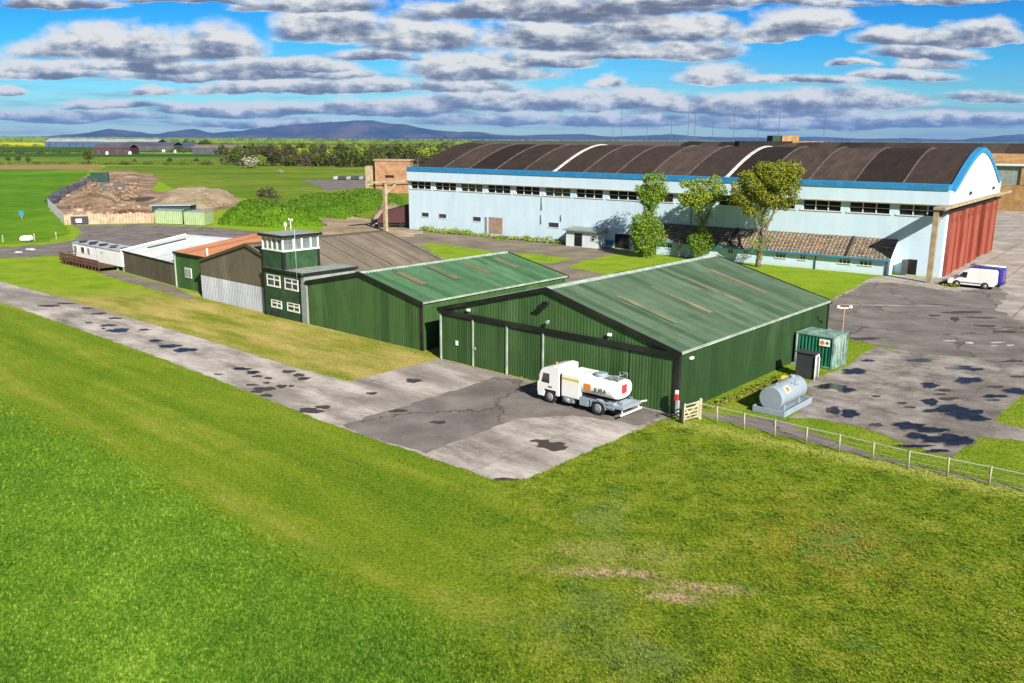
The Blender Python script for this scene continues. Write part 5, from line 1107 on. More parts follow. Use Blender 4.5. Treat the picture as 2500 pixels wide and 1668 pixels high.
# ------------------------------------------------------------------ spoil heaps and banks
def mound(name, label, cat, foot, h, mt, seed, rough=.35, flat=.55):
    rr = random.Random(seed); pts = [G(*p) for p in foot]; c = sum(pts, Vector())/len(pts); n = len(pts)
    ring = []
    for k in range(n):
        for i in range(4): ring.append(pts[k].lerp(pts[(k+1) % n], i/4))
    K = len(ring); R_ = 10; q = MB(); g_ = []
    for j in range(R_+1):
        t = j/R_; row = []
        for p in ring:
            x = p.lerp(c, t); z = h*min(1, (1-(1-t)**2.0)/ (1-(1-flat)**2.0)) if t < flat else h
            z *= 1+rough*(math.sin(x.x*.35+seed)*.35+math.sin(x.y*.27+x.x*.15)*.35+math.sin(x.x*1.1+x.y*.6+seed)*.18+rr.gauss(0, .16))
            row.append(Vector((x.x+rr.gauss(0, .2), x.y+rr.gauss(0, .2), max(-.05, z) if j else -.05)))
        g_.append(row)
    for j in range(R_):
        for k in range(K): k2 = (k+1) % K; q.face([g_[j][k], g_[j][k2], g_[j+1][k2], g_[j+1][k]], smooth=False)
    o = q.build(name, mt); tag(o, label, cat)
    import bmesh
    bm = bmesh.new(); bm.from_mesh(o.data); bmesh.ops.remove_doubles(bm, verts=bm.verts, dist=.001); bm.to_mesh(o.data); bm.free()
    for p in o.data.polygons: p.use_smooth = True
    if cat == 'bank':
        q = MB(); vs = [v.co+o.location for v in o.data.vertices]
        for p in o.data.polygons:
            for _ in range(26):
                a, b_, c_ = (vs[p.vertices[i]] for i in rr.sample(range(len(p.vertices)), 3)); f1, f2 = sorted((rr.random(), rr.random())); x = a*f1+b_*(f2-f1)+c_*(1-f2)
                d = Vector((rr.gauss(0, 1), rr.gauss(0, 1), 0)).normalized()*rr.uniform(.06, .2); hh_ = Vector((rr.gauss(0, .12), rr.gauss(0, .12), rr.uniform(.12, .42)))
                q.face([x-d, x+d, x+d*.6+hh_, x-d*.6+hh_], [(min(1, max(0, rr.gauss(.45, .25))), .5)]*4)
        o2 = q.build('rough_grass', M['leaf_bank']); o2.parent = o; o2.location = o2.location-o.location
    return o
mound('grass_bank', 'long bright green grassy bank beside the pale green containers', 'bank', [(528, 549), (660, 556), (798, 553), (770, 541), (700, 532), (600, 524), (540, 532)], 3.3, M['bank'], 1)
mound('grass_bank', 'second green grassy bank behind, running to the end of the blue hangar', 'bank', [(690, 518), (840, 537), (880, 520), (985, 505), (985, 480), (850, 478), (700, 492)], 2.6, M['bank'], 2)
mound('sand_heap', 'broad pale sandy spoil heap behind the pale green containers', 'spoil heap', [(360, 516), (440, 512), (520, 510), (592, 492), (560, 476), (460, 474), (385, 484)], 2.9, M['sand'], 3)
mound('sand_heap', 'low sandy bank at the left end of the blue hangar', 'spoil heap', [(900, 548), (985, 548), (992, 526), (950, 522), (915, 532)], 2.4, M['sand'], 4)
mound('soil_heap', 'brown soil heap at the far end of the fenced compound', 'spoil heap', [(240, 434), (330, 436), (362, 428), (330, 422), (260, 421)], 1.6, M['soil'], 5)
mound('soil_heap', 'brown soil heap with a dip in the middle of the fenced compound', 'spoil heap', [(150, 500), (230, 510), (290, 506), (285, 487), (220, 478), (160, 486)], 1.9, M['soil'], 6)
mound('soil_heap', 'small pinkish soil heap beside the dark pit in the compound', 'spoil heap', [(235, 497), (290, 494), (288, 480), (245, 478)], 2.0, M['sand'], 7)
sheet('compound_floor', [(118, 506), (158, 548), (386, 543), (600, 500), (560, 470), (365, 468), (385, 440), (370, 424), (235, 418), (140, 470)], .06, M['soil'], .5, 3.0)
sheet('compound_hardstanding', [(235, 442), (345, 440), (320, 476), (290, 470), (230, 462)], .08, M['asphalt'], .5, 3.0)
patch('damp_stain', [(335, 488, 36, 6), (250, 490, 20, 3)], .1, M['damp'])
q = MB(); rr_ = random.Random(8)
for k in range(420):
    p = G(rr_.uniform(210, 345), rr_.uniform(440, 480)) if k % 3 == 0 else (G(rr_.uniform(165, 340), rr_.uniform(478, 522)) if k % 3 == 1 else G(rr_.uniform(385, 560), rr_.uniform(480, 505)))
    if p.x > -60 and p.y < 195: continue
    s_ = rr_.uniform(.15, .8); fr_ = loc_frame(p+Vector((0, 0, .05)), rr_.uniform(0, 3)); q.hexa([fr_(a*s_*rr_.uniform(.6, 1.3), b*s_*rr_.uniform(.6, 1.3), z) for z in (0, s_*.8) for a, b in ((-1, -1), (1, -1), (1, 1), (-1, 1))])
tag(q.build('rubble', M['soil']), 'broken rubble strewn over the spoil compound', 'rubble', kind='stuff')
# compound edge: boards at the front, dark tyre wall at the left
tf_ = thing('timber_fence', 'pale brown board fence round the near side of the spoil compound', 'fence', G(270, 546))
fl_ = [G(118, 506), G(158, 549), G(270, 546.5), G(386, 544)]
for i, (a, b_) in enumerate(zip(fl_, fl_[1:])):
    d = (b_-a); L = d.length; d.normalize(); q = MB(); k = int(L/.55)
    for j in range(k):
        p = a+d*(j*L/k); h = 2.05+R.uniform(-.25, .12); w = L/k*.46; nn = Vector((-d.y, d.x, 0))*.04*(1 if j % 2 else 0)
        q.hexa([p+nn-d*w*0, p+d*w*2*.96+nn, p+d*w*2*.96+nn+Vector((0, .05, 0)), p+nn+Vector((0, .05, 0)), p+nn+Vector((0, 0, h)), p+d*w*2*.96+nn+Vector((0, 0, h)), p+d*w*2*.96+nn+Vector((0, .05, h)), p+nn+Vector((0, .05, h))])
    q.build('panel', M['fence_board'] if i else M['gable_white'], tf_)
q = MB(); rr_ = random.Random(3)
for k in range(46):
    p = G(*[(125, 498), (150, 478), (185, 460), (228, 438)][min(3, int(k/46*3))]).lerp(G(*[(125, 498), (150, 478), (185, 460), (228, 438)][min(3, int(k/46*3)+1)]), (k/46*3) % 1); h = rr_.uniform(.5, 1.7)
    fr_ = loc_frame(p, rr_.uniform(0, 3)); q.box(fr_, -rr_.uniform(.6, 1.6), rr_.uniform(.6, 1.6), -.8, .8, -.02, h)
tag(q.build('scrap_wall', M['far_slate']), 'long dark wall of stacked scrap along the left side of the compound', 'wall')
nb = thing('notice_board', 'dark board with a white panel standing against the board fence', 'notice board', G(198, 548))
a, b_ = G(177, 548.5), G(219, 547.5)
q = MB(); q.hexa([a+Vector((0, -.4, .2)), b_+Vector((0, -.4, .2)), b_+Vector((0, -.3, .2)), a+Vector((0, -.3, .2)), a+Vector((0, -.4, 1.55)), b_+Vector((0, -.4, 1.55)), b_+Vector((0, -.3, 1.55)), a+Vector((0, -.3, 1.55))]); q.build('board', M['cabinet'], nb)
c0, c1 = a.lerp(b_, .28), a.lerp(b_, .62)
q = MB(); q.hexa([c0+Vector((0, -.43, .4)), c1+Vector((0, -.43, .4)), c1+Vector((0, -.403, .4)), c0+Vector((0, -.403, .4)), c0+Vector((0, -.43, 1.1)), c1+Vector((0, -.43, 1.1)), c1+Vector((0, -.403, 1.1)), c0+Vector((0, -.403, 1.1))]); q.build('panel', M['white'], nb)
for t_ in (.03, .97): p = a.lerp(b_, t_); q = MB(); q.bar(p+Vector((0, -.25, 0)), p+Vector((0, -.25, 1.5)), .08); q.build('post', M['wood'], nb)
def small_container(label, p0, p1, p2, h, mt):
    o_, x_, y_ = G(*p0), G(*p1), G(*p2); c = thing('pale_green_container', label, 'container', (o_+x_)/2, 'pale green containers')
    e = (y_-x_); q = MB(); H = Vector((0, 0, h)); z0 = Vector((0, 0, .1)); L = (x_-o_).length; d = (x_-o_).normalized(); nrm = Vector((d.y, -d.x, 0))
    q.corr(lambda a, z, o2: o_+d*a+nrm*o2+Vector((0, 0, z)), 0, L, lambda a: .1, lambda a: h, .45, .05)
    q.face([x_+z0, x_+e+z0, x_+e+H, x_+H]); q.face([o_+z0, o_+H, o_+e+H, o_+e+z0]); q.face([o_+e+z0, o_+e+H, x_+e+H, x_+e+z0]); q.build('wall', mt, c)
    q = MB(); q.hexa([o_+H-d*.05, x_+H+d*.05, x_+e+H+d*.05, o_+e+H-d*.05, o_+H-d*.05+Vector((0, 0, .1)), x_+H+d*.05+Vector((0, 0, .1)), x_+e+H+d*.05+Vector((0, 0, .1)), o_+e+H-d*.05+Vector((0, 0, .1))]); q.build('roof', M['grey_block'], c)
    for e_ in (o_, x_): q = MB(); q.bar(e_+nrm*.03+z0, e_+nrm*.03+H, .12); q.build('corner_post', mt, c)
small_container('pale green container standing left, in front of the dark flat-roofed hut', (381, 547), (446, 549), (452, 543), 2.5, M['lime_green'])
small_container('pale green container standing right, next to the grassy bank', (452, 550), (500, 552), (523, 546.5), 2.5, M['lime_green'])
ht = thing('dark_hut', 'dark flat-roofed hut behind the pale green containers', 'hut', G(418, 520))
a, b_ = G(372, 521), G(464, 520); dv = Vector((0, 4, 0))
q = MB(); q.hexa([a, b_, b_+dv, a+dv] + [p+Vector((0, 0, 1.6)) for p in (a, b_, b_+dv, a+dv)]); q.build('wall', M['dark_green'], ht)
q = MB(); e = Vector((.4, -.4, 0)); q.hexa([p+Vector((0, 0, 1.6)) for p in (a-Vector((.4, .4, 0)), b_+e, b_+dv+Vector((.4, .4, 0)), a+dv+Vector((-.4, .4, 0)))] + [p+Vector((0, 0, 1.85)) for p in (a-Vector((.4, .4, 0)), b_+e, b_+dv+Vector((.4, .4, 0)), a+dv+Vector((-.4, .4, 0)))]); q.build('roof', M['far_grey'], ht)
tc = MB(); a = G(222, 446); fr_ = loc_frame(a, .3); tc.corr(lambda x, z, o2: fr_(x, -o2, z), 0, 6, lambda x: 0, lambda x: 3.6, .5, .06); tc.box(fr_, 0.02, 6, .07, 2.6, 0, 3.58); tag(tc.build('skip_container', M['dark_green']), 'dark teal container at the top left corner of the compound', 'container')
# small things in the left field
sg_ = thing('field_sign', 'small blue square sign on a post in the bright green field', 'sign', G(54, 536))
p = G(54, 536); q = MB(); q.bar(p, p+Vector((0, 0, 1.6)), .08); q.build('post', M['galv'], sg_)
q = MB(); q.box(lambda a, b, z=0: p+Vector((a, b-.07, z)), -.5, .5, -.03, .03, .8, 1.7); q.build('panel', M['blue_trim'], sg_)
wb = thing('white_trailer', 'small rounded white box lying in the field edge by the left road', 'trailer', G(65, 590))
p = G(65, 590); q = MB(); fr_ = loc_frame(p, .1); q.prism([fr_(x, -.5, z) for x, z in ((-.75, .25), (.75, .25), (.8, .6), (.55, .95), (-.5, .95), (-.8, .6))], (0, 1, 0)); q.build('body', M['white'], wb, .05)
q = MB(); q.box(fr_, -.6, .6, -.4, .4, 0, .25); q.build('base', M['chassis'], wb)
for x, y in ((138, 584), (85, 588), (8, 592)):
    p = G(x, y); q = MB(); q.bar(p, p+Vector((0, 0, 1.2)), .12); tag(q.build('field_post', M['wood']), {138: 'pale timber field post nearest the asphalt yard', 85: 'short pale field post just right of the white box', 8: 'pale field post at the far left edge of the field'}[x], 'post', 'field posts')
# farm sheds, far left
def farshed(label, x0, x1, yb, yt, wall, roof, dep=30, bays=6):
    a, b_ = G(x0, yb), G(x1, yb); t = thing('farm_shed', label, 'farm shed', (a+b_)/2, 'farm sheds'); h = (yb-yt)/F*a.y; dv = Vector((0, dep, 0)); H = Vector((0, 0, h))
    q = MB(); q.hexa([a, b_, b_+dv, a+dv, a+H*.72, b_+H*.72, b_+dv+H*.72, a+dv+H*.72]); q.build('wall', wall, t)
    q = MB(); m0, m1 = a+dv*.5+H*1.1, b_+dv*.5+H*1.1; e = Vector((0, -.6, 0)); k = H*.72
    q.hexa([a+e+k, b_+e+k, m1, m0, a+e+k+Vector((0, 0, .3)), b_+e+k+Vector((0, 0, .3)), m1+Vector((0, 0, .3)), m0+Vector((0, 0, .3))]); q.hexa([m0, m1, b_+dv+k, a+dv+k, m0+Vector((0, 0, .3)), m1+Vector((0, 0, .3)), b_+dv+k+Vector((0, 0, .3)), a+dv+k+Vector((0, 0, .3))]); q.build('roof', roof, t)
    q = MB()
    for i in range(bays): p = a.lerp(b_, (i+.5)/bays); q.hexa([p+Vector((-2, -.15, 0)), p+Vector((2, -.15, 0)), p+Vector((2, -.003, 0)), p+Vector((-2, -.003, 0)), p+Vector((-2, -.15, 0))+H*.5, p+Vector((2, -.15, 0))+H*.5, p+Vector((2, -.003, 0))+H*.5, p+Vector((-2, -.003, 0))+H*.5])
    q.build('opening', M['far_slate'], t)
farshed('long blue farm shed with pale roof, leftmost of the farm sheds', 110, 258, 359.5, 341.5, M['far_blue'], M['far_grey'], 40, 9)
farshed('grey roofed farm shed right of the long blue shed', 250, 385, 361, 342.5, M['far_slate'], M['far_grey'], 40)
farshed('farm shed with slate walls near the middle of the farm', 300, 425, 369, 350, M['far_slate'], M['far_slate'], 30)
farshed('maroon farm shed with open front', 228, 318, 377, 356, M['far_red'], M['far_slate'], 20, 4)
farshed('low slate farm shed at the right of the farm', 395, 480, 366, 351, M['far_slate'], M['far_blue'], 30)
farshed('long low brown shed furthest right among the farm sheds', 470, 590, 376, 357, M['far_slate'], M['brown_roof'], 20)
for x, y, w in ((262, 377.5, 5), (318, 377, 6), (400, 372, 8), (428, 373, 6)):
    p = G(x, y); q = MB(); fr_ = loc_frame(p, .1); q.box(fr_, -w*.2, w*.2, -1, 1, 0, 2.2); q.box(fr_, -w*.12, w*.12, -.9, .9, 2.2, 2.9); tag(q.build('farm_trailer', M['gable_white']), {262: 'white trailer in front of the maroon shed', 318: 'white trailer at the right end of the maroon shed', 400: 'pale trailer in front of the slate sheds', 428: 'small pale trailer right of the slate sheds'}[x], 'trailer', 'pale trailers')
# parked cars at the far car park
for i in range(9):
    x = 822+i*10.5; p = G(x, 439.5); c = thing('parked_car', 'small dark parked car in the row at the far car park' if i % 3 else 'small pale parked car in the row at the far car park', 'car', p, 'dark cars in the far row' if i % 3 else 'pale cars in the far row')
    f = loc_frame(p, 1.5+R.uniform(-.1, .1)); q = MB(); q.prism([f(a, -.85, z) for a, z in ((-2, .3), (2, .3), (2, .8), (1.1, .95), (.4, 1.45), (-1.2, 1.45), (-1.9, .95))], f(0, .85)-f(0, -.85)); q.build('body', M['cabinet'] if i % 3 else M['far_grey'], c, .08)
    for a in (-1.25, 1.25): q = MB(); q.tube([f(a, -.9, .32), f(a, .9, .32)], .32, 10); q.build('wheel', M['tyre'], c)
    q = MB(); q.prism([f(a, -.87, z) for a, z in ((.95, .97), (.38, 1.38), (-1.15, 1.38), (-1.6, .97))], f(0, .87)-f(0, -.87)); q.build('window', M['glass'], c)
wh = MB(); p = G(918, 450); fr_ = loc_frame(p, 0); wh.prism([fr_(x, -2, z) for x, z in ((-1.8, .2), (1.8, .2), (1.8, 1.8), (1.2, 2.3), (-1.4, 2.3), (-1.8, 1.6))], (0, 4, 0)); tag(wh.build('white_lorry_body', M['white']), 'small white van body under the left gantry of the blue hangar', 'van')

# ------------------------------------------------------------------ radio masts on the horizon
for x, yt in ((1496, 300), (1516, 267), (1579, 292), (1638, 296), (1679, 257), (1695, 275), (1739, 252), (1791, 262), (1850, 266), (1899.5, 268), (2010.6, 272)):
    D = 5200; r = ray(x, 340); p = Vector((r.x/r.y*D, D, 0)); r2 = ray(x, yt); h = HC+r2.z/r2.y*D
    q = MB(); q.bar(p, p+Vector((0, 0, h)), 2.6); q.bar(p+Vector((-5, 0, h*.93)), p+Vector((5, 0, h*.93)), 1.2)
    tag(q.build('radio_mast', M['mast']), 'tall thin lattice radio mast on the horizon beyond the hangars', 'mast', 'radio masts on the horizon')

# ------------------------------------------------------------------ hills
def hills(name, prof, D, mt, dep=5000):
    q = MB(); rr = random.Random(int(D)); P = []
    for (x0, y0), (x1, y1) in zip(prof, prof[1:]):
        k = max(1, int((x1-x0)/14))
        for i in range(k): t = i/k; t2 = t*t*(3-2*t)*.5+t*.5; P.append((x0+(x1-x0)*t, y0+(y1-y0)*t2+rr.gauss(0, .35)))
    P.append(prof[-1]); rows = []
    for f_, dd in ((0, -.35), (.35, -.2), (.75, -.07), (1, 0), (.5, .2), (0, .5)):
        row = []
        for x, y in P:
            r = ray(x, y); z = HC+r.z/r.y*D; X = r.x/r.y*(D+dd*dep); row.append(Vector((X+rr.gauss(0, 40)*(f_ < 1), D+dd*dep+rr.gauss(0, 60), max(-20, z*f_*(1+rr.gauss(0, .05)*(f_ < 1))-(20 if f_ == 0 else 0)))))
        rows.append(row)
    for a, b_ in zip(rows, rows[1:]):
        for k in range(len(P)-1): q.face([a[k], a[k+1], b_[k+1], b_[k]], smooth=True)
    return struct(q.build(name, mt))
def f_hill(t, b):
    p = t.pos(); n = t.noise(p, .0009, 5, .6); t.put(b.inputs['Base Color'], t.ramp(n, [(.35, (.012, .025, .03)), (.5, (.04, .038, .045)), (.65, (.10, .07, .07))]))
M['hill'] = mat('heather_hill', f_hill, rough=1, spec=0)
hills('hills', [(100, 333), (200, 326), (270, 315), (330, 321), (380, 328), (440, 318), (475, 314.5), (520, 325), (560, 321), (590, 319), (640, 312), (700, 306), (760, 302), (830, 297), (880, 293.5), (910, 294), (950, 302), (985, 303), (1020, 311), (1060, 318), (1120, 322), (1170, 322), (1220, 331), (1300, 337)], 23000, M['hill'])
hills('hills', [(900, 336), (1000, 330), (1080, 327), (1180, 327), (1260, 331), (1350, 329), (1420, 327.5), (1500, 334), (1570, 331), (1640, 328), (1720, 334), (1850, 336), (1990, 334), (2120, 339), (2220, 337), (2340, 341), (2420, 334), (2470, 329), (2560, 322), (2700, 330), (2900, 341)], 27000, M['hill'])

# ------------------------------------------------------------------ grass tufts (stuff): instanced on scattered points
def inpoly(x, y, P):
    r = False; n = len(P); j = n-1
    for i in range(n):
        xi, yi = P[i]; xj, yj = P[j]
        if (yi > y) != (yj > y) and x < (xj-xi)*(y-yi)/(yj-yi)+xi: r = not r
        j = i
    return r
for q_ in ([A(0, 0), A(0, 20.8), A(23.4, 20.8), A(23.4, 0)], [A(.6, 23.5), A(.6, 38.5), A(19, 38.5), A(19, 23.5)], [A(.4, 38.6), A(1.1, 58), A(18, 58), A(18, 38.6)], [A(2.5, 58), A(2.5, 82), A(14, 82), A(14, 58)], [A(3.7, -3.2), A(8.1, -3.2), A(8.1, -5.4), A(3.7, -5.4)]):
    POLYS.append([(p.x, p.y) for p in q_])
BB = [(min(p[0] for p in P), max(p[0] for p in P), min(p[1] for p in P), max(p[1] for p in P)) for P in POLYS]
rt = random.Random(77); pts = []; scl = []
NT_ = 105000
while len(pts) < NT_:
    d = math.exp(rt.uniform(math.log(21.5), math.log(88))); th = rt.uniform(-.60, .60)
    x, y = d*math.sin(th), d*math.cos(th)
    if y < 20: continue
    hit = False
    for P, bb in zip(POLYS, BB):
        if bb[0] <= x <= bb[1] and bb[2] <= y <= bb[3] and inpoly(x, y, P): hit = True; break
    if hit: continue
    s = -((x+18.8)*uA.x+(y-56.3)*uA.y); w = -(x+18.8)*uA.y+(y-56.3)*uA.x
    lush = s > 11.5 and x < 0
    meadow = x > 0 and not (x > 10 and (x-10.4)*-.587+(y-49.6)*-.809 < -.3)
    k = .85 if lush else (.72 if meadow else .42)
    if meadow: k *= .7+.35*abs(math.sin(x*1.3+math.sin(y*.9)*2)*math.cos(y*1.1+math.sin(x*.7)*2))
    pts.append((x, y, 0)); scl.append(k*rt.uniform(.6, 1.25)*(1+max(0, (d-30))*.012))
me = bpy.data.meshes.new('grass'); me.from_pydata(pts, [], [])
at = me.attributes.new('s', 'FLOAT', 'POINT'); at.data.foreach_set('value', scl)
go = bpy.data.objects.new('grass', me); COL.objects.link(go)
tag(go, 'short green grass blades over the near airfield', 'grass', kind='stuff')
q = MB(); rt = random.Random(5)
for k in range(11):
    an_ = rt.uniform(0, 6.28); r0 = rt.uniform(0, .10); b0 = Vector((math.cos(an_)*r0, math.sin(an_)*r0, 0)); ln_ = rt.uniform(.05, .135)
    out = Vector((math.cos(an_+rt.gauss(0, .6)), math.sin(an_+rt.gauss(0, .6)), 0)); sd = Vector((-out.y, out.x, 0))*.011; md = b0+out*ln_*.3+Vector((0, 0, ln_*.65)); tp = b0+out*ln_*.75+Vector((0, 0, ln_))
    q.face([b0-sd, b0+sd, md+sd*.8, md-sd*.8]); q.face([md-sd*.8, md+sd*.8, tp])
tuft = q.build('grass_tuft', M['tuft']); tuft.location = (0, -150, -3); tag(tuft, 'one tuft of grass', 'grass', kind='stuff')
ng = bpy.data.node_groups.new('scatter', 'GeometryNodeTree')
ng.interface.new_socket('Geometry', in_out='INPUT', socket_type='NodeSocketGeometry'); ng.interface.new_socket('Geometry', in_out='OUTPUT', socket_type='NodeSocketGeometry')
n = ng.nodes; gi = n.new('NodeGroupInput'); go_ = n.new('NodeGroupOutput'); m2p = n.new('GeometryNodeMeshToPoints'); iop = n.new('GeometryNodeInstanceOnPoints'); oi = n.new('GeometryNodeObjectInfo'); oi.inputs[0].default_value = tuft
oi.inputs['As Instance'].default_value = True
na = n.new('GeometryNodeInputNamedAttribute'); na.data_type = 'FLOAT'; na.inputs[0].default_value = 's'
rv = n.new('FunctionNodeRandomValue'); rv.data_type = 'FLOAT_VECTOR'; rv.inputs[0].default_value = (-.15, -.15, 0); rv.inputs[1].default_value = (.15, .15, 6.28)
L = ng.links.new; L(gi.outputs[0], m2p.inputs[0]); L(m2p.outputs[0], iop.inputs['Points']); L(oi.outputs['Geometry'], iop.inputs['Instance']); L(rv.outputs[0], iop.inputs['Rotation']); L(na.outputs[0], iop.inputs['Scale']); L(iop.outputs[0], go_.inputs[0])
md_ = go.modifiers.new('scatter', 'NODES'); md_.node_group = ng

# ------------------------------------------------------------------ sun, sky, clouds, haze
SUN = Vector((.977, -2.011, 1.40)).normalized()
el = math.asin(SUN.z); az = math.atan2(SUN.x, SUN.y)
sl = bpy.data.lights.new('sun', 'SUN'); sl.energy = 4.7; sl.angle = rad(.5); sl.color = (1, .94, .84)
so = bpy.data.objects.new('sun', sl); COL.objects.link(so); so.rotation_euler = (-SUN).to_track_quat('-Z', 'Y').to_euler(); so.location = (60, -120, 90)
wd = bpy.data.worlds.new('World'); SC.world = wd; wd.use_nodes = True; wt = NT(wd.node_tree); wt.n.clear()
out = wt.new('ShaderNodeOutputWorld'); bg = wt.new('ShaderNodeBackground'); wt.l.new(bg.outputs[0], out.inputs[0])
sky = wt.new('ShaderNodeTexSky', sky_type='NISHITA'); sky.sun_disc = False; sky.sun_elevation = el; sky.sun_rotation = az; sky.air_density = 1.0; sky.dust_density = .3; sky.ozone_density = 2.0; sky.altitude = 20
hs = wt.new('ShaderNodeHueSaturation'); hs.inputs['Saturation'].default_value = 1.2; hs.inputs['Value'].default_value = .60; wt.l.new(sky.outputs[0], hs.inputs['Color'])
dirv = wt.new('ShaderNodeTexCoord').outputs['Generated']
dx, dy, dz = wt.sep(dirv)
dyc = wt.math('MAXIMUM', dy, .05)
U = wt.math('DIVIDE', dx, dyc); V = wt.math('DIVIDE', dz, dyc)
base = wt.comb(U, wt.math('MULTIPLY', V, 2.2), 0.0)
w1 = wt.noise(base, 9.0, 6, .62, col=True); w2 = wt.noise(base, 30.0, 4, .6)
wv = wt.vec('MULTIPLY', wt.vec('SUBTRACT', w1, (.5, .5, .5)), (.060, .024, 0))
UVv = wt.vec('ADD', wt.comb(U, V, 0.0), wv)
CL = [  # x, base y, half width, height (pixels of the 2350-wide view), shade
 (130, 16, 160, 26, .15), (420, 8, 150, 16, .2), (720, 22, 190, 34, .2), (1230, 45, 330, 60, .05), (1500, 24, 200, 40, .15), (1650, 10, 200, 22, .35), (1880, 12, 160, 18, .4), (2180, 6, 180, 16, .35),
 (240, 132, 220, 74, .75), (505, 130, 130, 78, .45), (700, 165, 140, 30, .6), (90, 178, 150, 44, .7), (330, 160, 180, 34, .45), (520, 182, 340, 44, .55), (760, 180, 110, 26, .7),
 (760, 88, 150, 80, .6), (960, 112, 150, 72, .65), (860, 138, 110, 26, .5), (1090, 180, 200, 66, .6), (1260, 150, 120, 40, .7), (1290, 110, 230, 66, .55), (1480, 86, 220, 60, .7), (1600, 76, 90, 46, .65), (1400, 132, 130, 30, .75), (1590, 132, 130, 44, .65),
 (1820, 84, 120, 60, .9), (1760, 96, 90, 34, .4), (1900, 68, 90, 44, .8), (2080, 100, 130, 36, .4), (2240, 96, 150, 44, .45), (2120, 130, 140, 34, .5), (2080, 185, 130, 24, .5), (2130, 155, 90, 34, .6), (1650, 190, 110, 42, .95), (1830, 192, 150, 20, .75), (1386, 200, 42, 32, .95), (1960, 152, 70, 14, .4),
 (640, 214, 240, 32, .7), (1060, 212, 150, 36, .75), (830, 210, 160, 28, .6), (350, 214, 60, 20, .5), (20, 218, 50, 22, .7), (270, 248, 140, 22, .6), (560, 262, 260, 30, .45), (880, 262, 250, 34, .4), (1150, 250, 240, 40, .6), (1420, 248, 300, 40, .65), (1700, 262, 300, 46, .45), (1960, 246, 220, 42, .5), (2260, 236, 130, 26, .5), (150, 275, 260, 26, .4), (1300, 285, 400, 30, .35), (1850, 292, 500, 34, .35), (2250, 285, 200, 24, .4), (650, 288, 300, 16, .35)]
fb = wt.noise(base, 22.0, 8, .62); fbl = wt.noise(wt.vec('ADD', base, (.012, .020, 0)), 22.0, 5, .58)
nz_ = wt.math('MULTIPLY_ADD', fb, 1.25, -.72)                    # ragged edges
relief = wt.math('MULTIPLY_ADD', wt.math('SUBTRACT', fb, fbl), 1.9, wt.math('MULTIPLY_ADD', fb, .8, -.33))
A_ = None
for x, y, a, h, s_ in sorted(CL, key=lambda c: -c[1]):          # far (low) clouds first, near (high) ones over them
    r = ray(x*1.0638, y*1.0638); u0, v0 = r.x/r.y, r.z/r.y; aa = a*1.10*1.0638/F/_cp; hh = h*1.12*1.0638/F/_cp
    q2 = wt.vec('MULTIPLY_ADD', UVv, (1/aa, 1/hh, 0), (-u0/aa, -(v0+hh*.10)/hh, 0))
    qx, qy, _ = wt.sep(q2)
    m2 = wt.math('MAXIMUM', qy, wt.math('MULTIPLY', qy, -4.0))
    w_ = wt.math('MULTIPLY_ADD', m2, wt.math('MULTIPLY', m2, -1.0), wt.math('MULTIPLY_ADD', qx, wt.math('MULTIPLY', qx, -1.0), 1.0))
    al = wt.math('MULTIPLY', wt.math('ADD', w_, nz_), 1.6, clamp=True)
    li = wt.math('MULTIPLY_ADD', qy, .95+.3*s_, -.04+.44*s_, clamp=True)
    if A_ is None: A_, L_ = al, li
    else: L_ = wt.math('MULTIPLY_ADD', wt.math('SUBTRACT', li, L_), al, L_); A_ = wt.math('MAXIMUM', A_, al)
alpha = wt.step(A_, .05, .95)
light = wt.math('ADD', L_, relief)
streak = wt.noise(wt.comb(wt.math('MULTIPLY', U, 7.0), wt.math('MULTIPLY', V, 95.0), 1.0), 1.0, 5, .6)
low = wt.math('MULTIPLY', wt.step(streak, .45, .72), wt.math('MULTIPLY', wt.step(V, .115, .06), .75))
E_ = 4.1
ccol = wt.ramp(light, [(.0, (.21, .235, .32)), (.2, (.31, .35, .46)), (.4, (.50, .55, .63)), (.58, (.76, .80, .83)), (.78, (1.05, 1.05, 1.02))])
ccol = wt.mix(1.0, ccol, (E_, E_, E_), 'MULTIPLY')
skyc = hs.outputs[0]
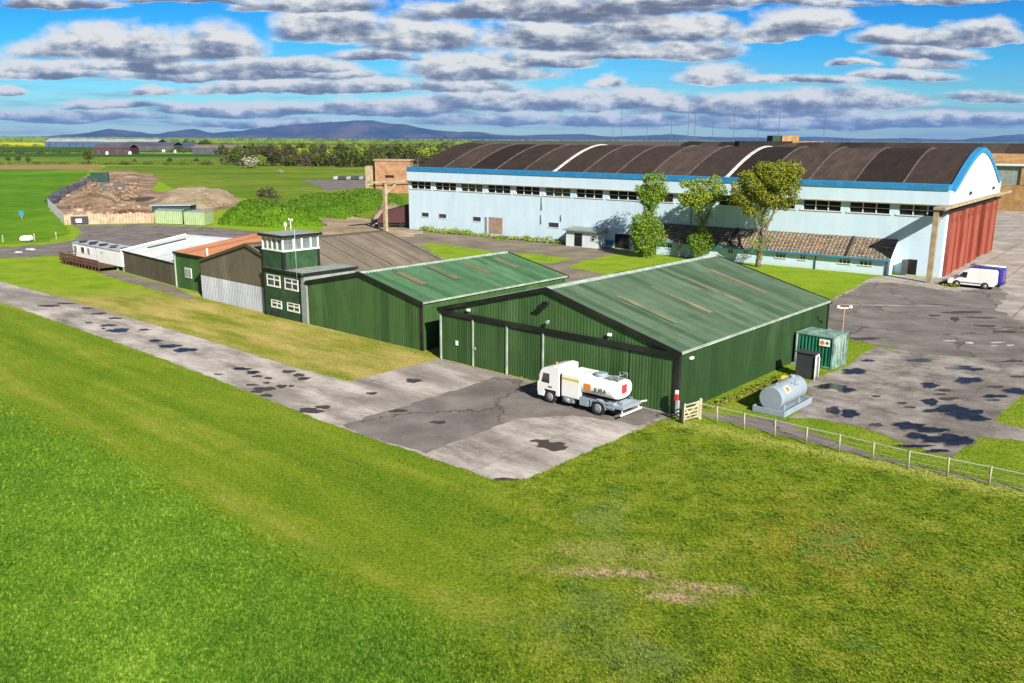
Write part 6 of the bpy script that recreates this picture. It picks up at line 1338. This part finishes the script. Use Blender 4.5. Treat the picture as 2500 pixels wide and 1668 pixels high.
# clear-sky tint: azure overhead, cyan low
tint = wt.ramp(wt.math('MULTIPLY', V, 5.0), [(0, (.62, .84, 1.05)), (.22, (.38, .84, 1.12)), (.5, (.13, .68, 1.15)), (.8, (.04, .50, 1.08)), (1, (.26, .34, .44))])
skyc = wt.mix(1.0, skyc, tint, 'MULTIPLY')
front = wt.math('MULTIPLY', wt.step(dy, .05, .3), 1.0)
c1 = wt.mix(wt.math('MULTIPLY', low, front), skyc, (E_*.40, E_*.50, E_*.66))
c1 = wt.mix(wt.math('MULTIPLY', alpha, front), c1, ccol)
# broken cloud in the rest of the sky, seen only in reflections and as fill light
cp_ = wt.vec('DIVIDE', dirv, wt.comb(wt.math('MAXIMUM', dz, .12), wt.math('MAXIMUM', dz, .12), 1.0))
rest = wt.math('MULTIPLY', wt.step(wt.noise(cp_, .9, 4, .6), .5, .66), wt.math('MULTIPLY', wt.step(dz, .05, .2), wt.math('MAXIMUM', wt.math('SUBTRACT', 1.0, front), wt.step(V, .45, .8))))
c1 = wt.mix(wt.math('MULTIPLY', rest, .8), c1, (E_*.8, E_*.82, E_*.86))
wt.l.new(c1, bg.inputs['Color']); bg.inputs['Strength'].default_value = .10
wd.cycles.sampling_method = 'NONE'

hz = MB(); hz.box(lambda a, b, z=0: Vector((a, b, z)), -26000, 26000, -1500, 30500, -25, 640); ho = hz.build('haze', M['white'])
hm = bpy.data.materials.new('haze_air'); hm.use_nodes = True; hm.node_tree.nodes.clear(); ht_ = NT(hm.node_tree); mo = ht_.new('ShaderNodeOutputMaterial'); pv = ht_.new('ShaderNodeVolumePrincipled')
pv.inputs['Color'].default_value = (.17, .42, .98, 1); pv.inputs['Density'].default_value = 2.3e-5; pv.inputs['Anisotropy'].default_value = 0
ht_.l.new(pv.outputs[0], mo.inputs['Volume']); ho.data.materials[0] = hm; tag(ho, 'thin blue air haze over the whole landscape', 'haze', kind='stuff')

for o in bpy.data.objects:
    if '_w' in o: del o['_w']
SC.render.engine = 'CYCLES'; SC.cycles.max_bounces = 6; SC.cycles.diffuse_bounces = 2; SC.cycles.glossy_bounces = 2; SC.cycles.volume_bounces = 0; SC.cycles.transparent_max_bounces = 8
SC.view_settings.view_transform = 'Standard'; SC.view_settings.look = 'None'; SC.view_settings.exposure = .95; SC.view_settings.gamma = 1
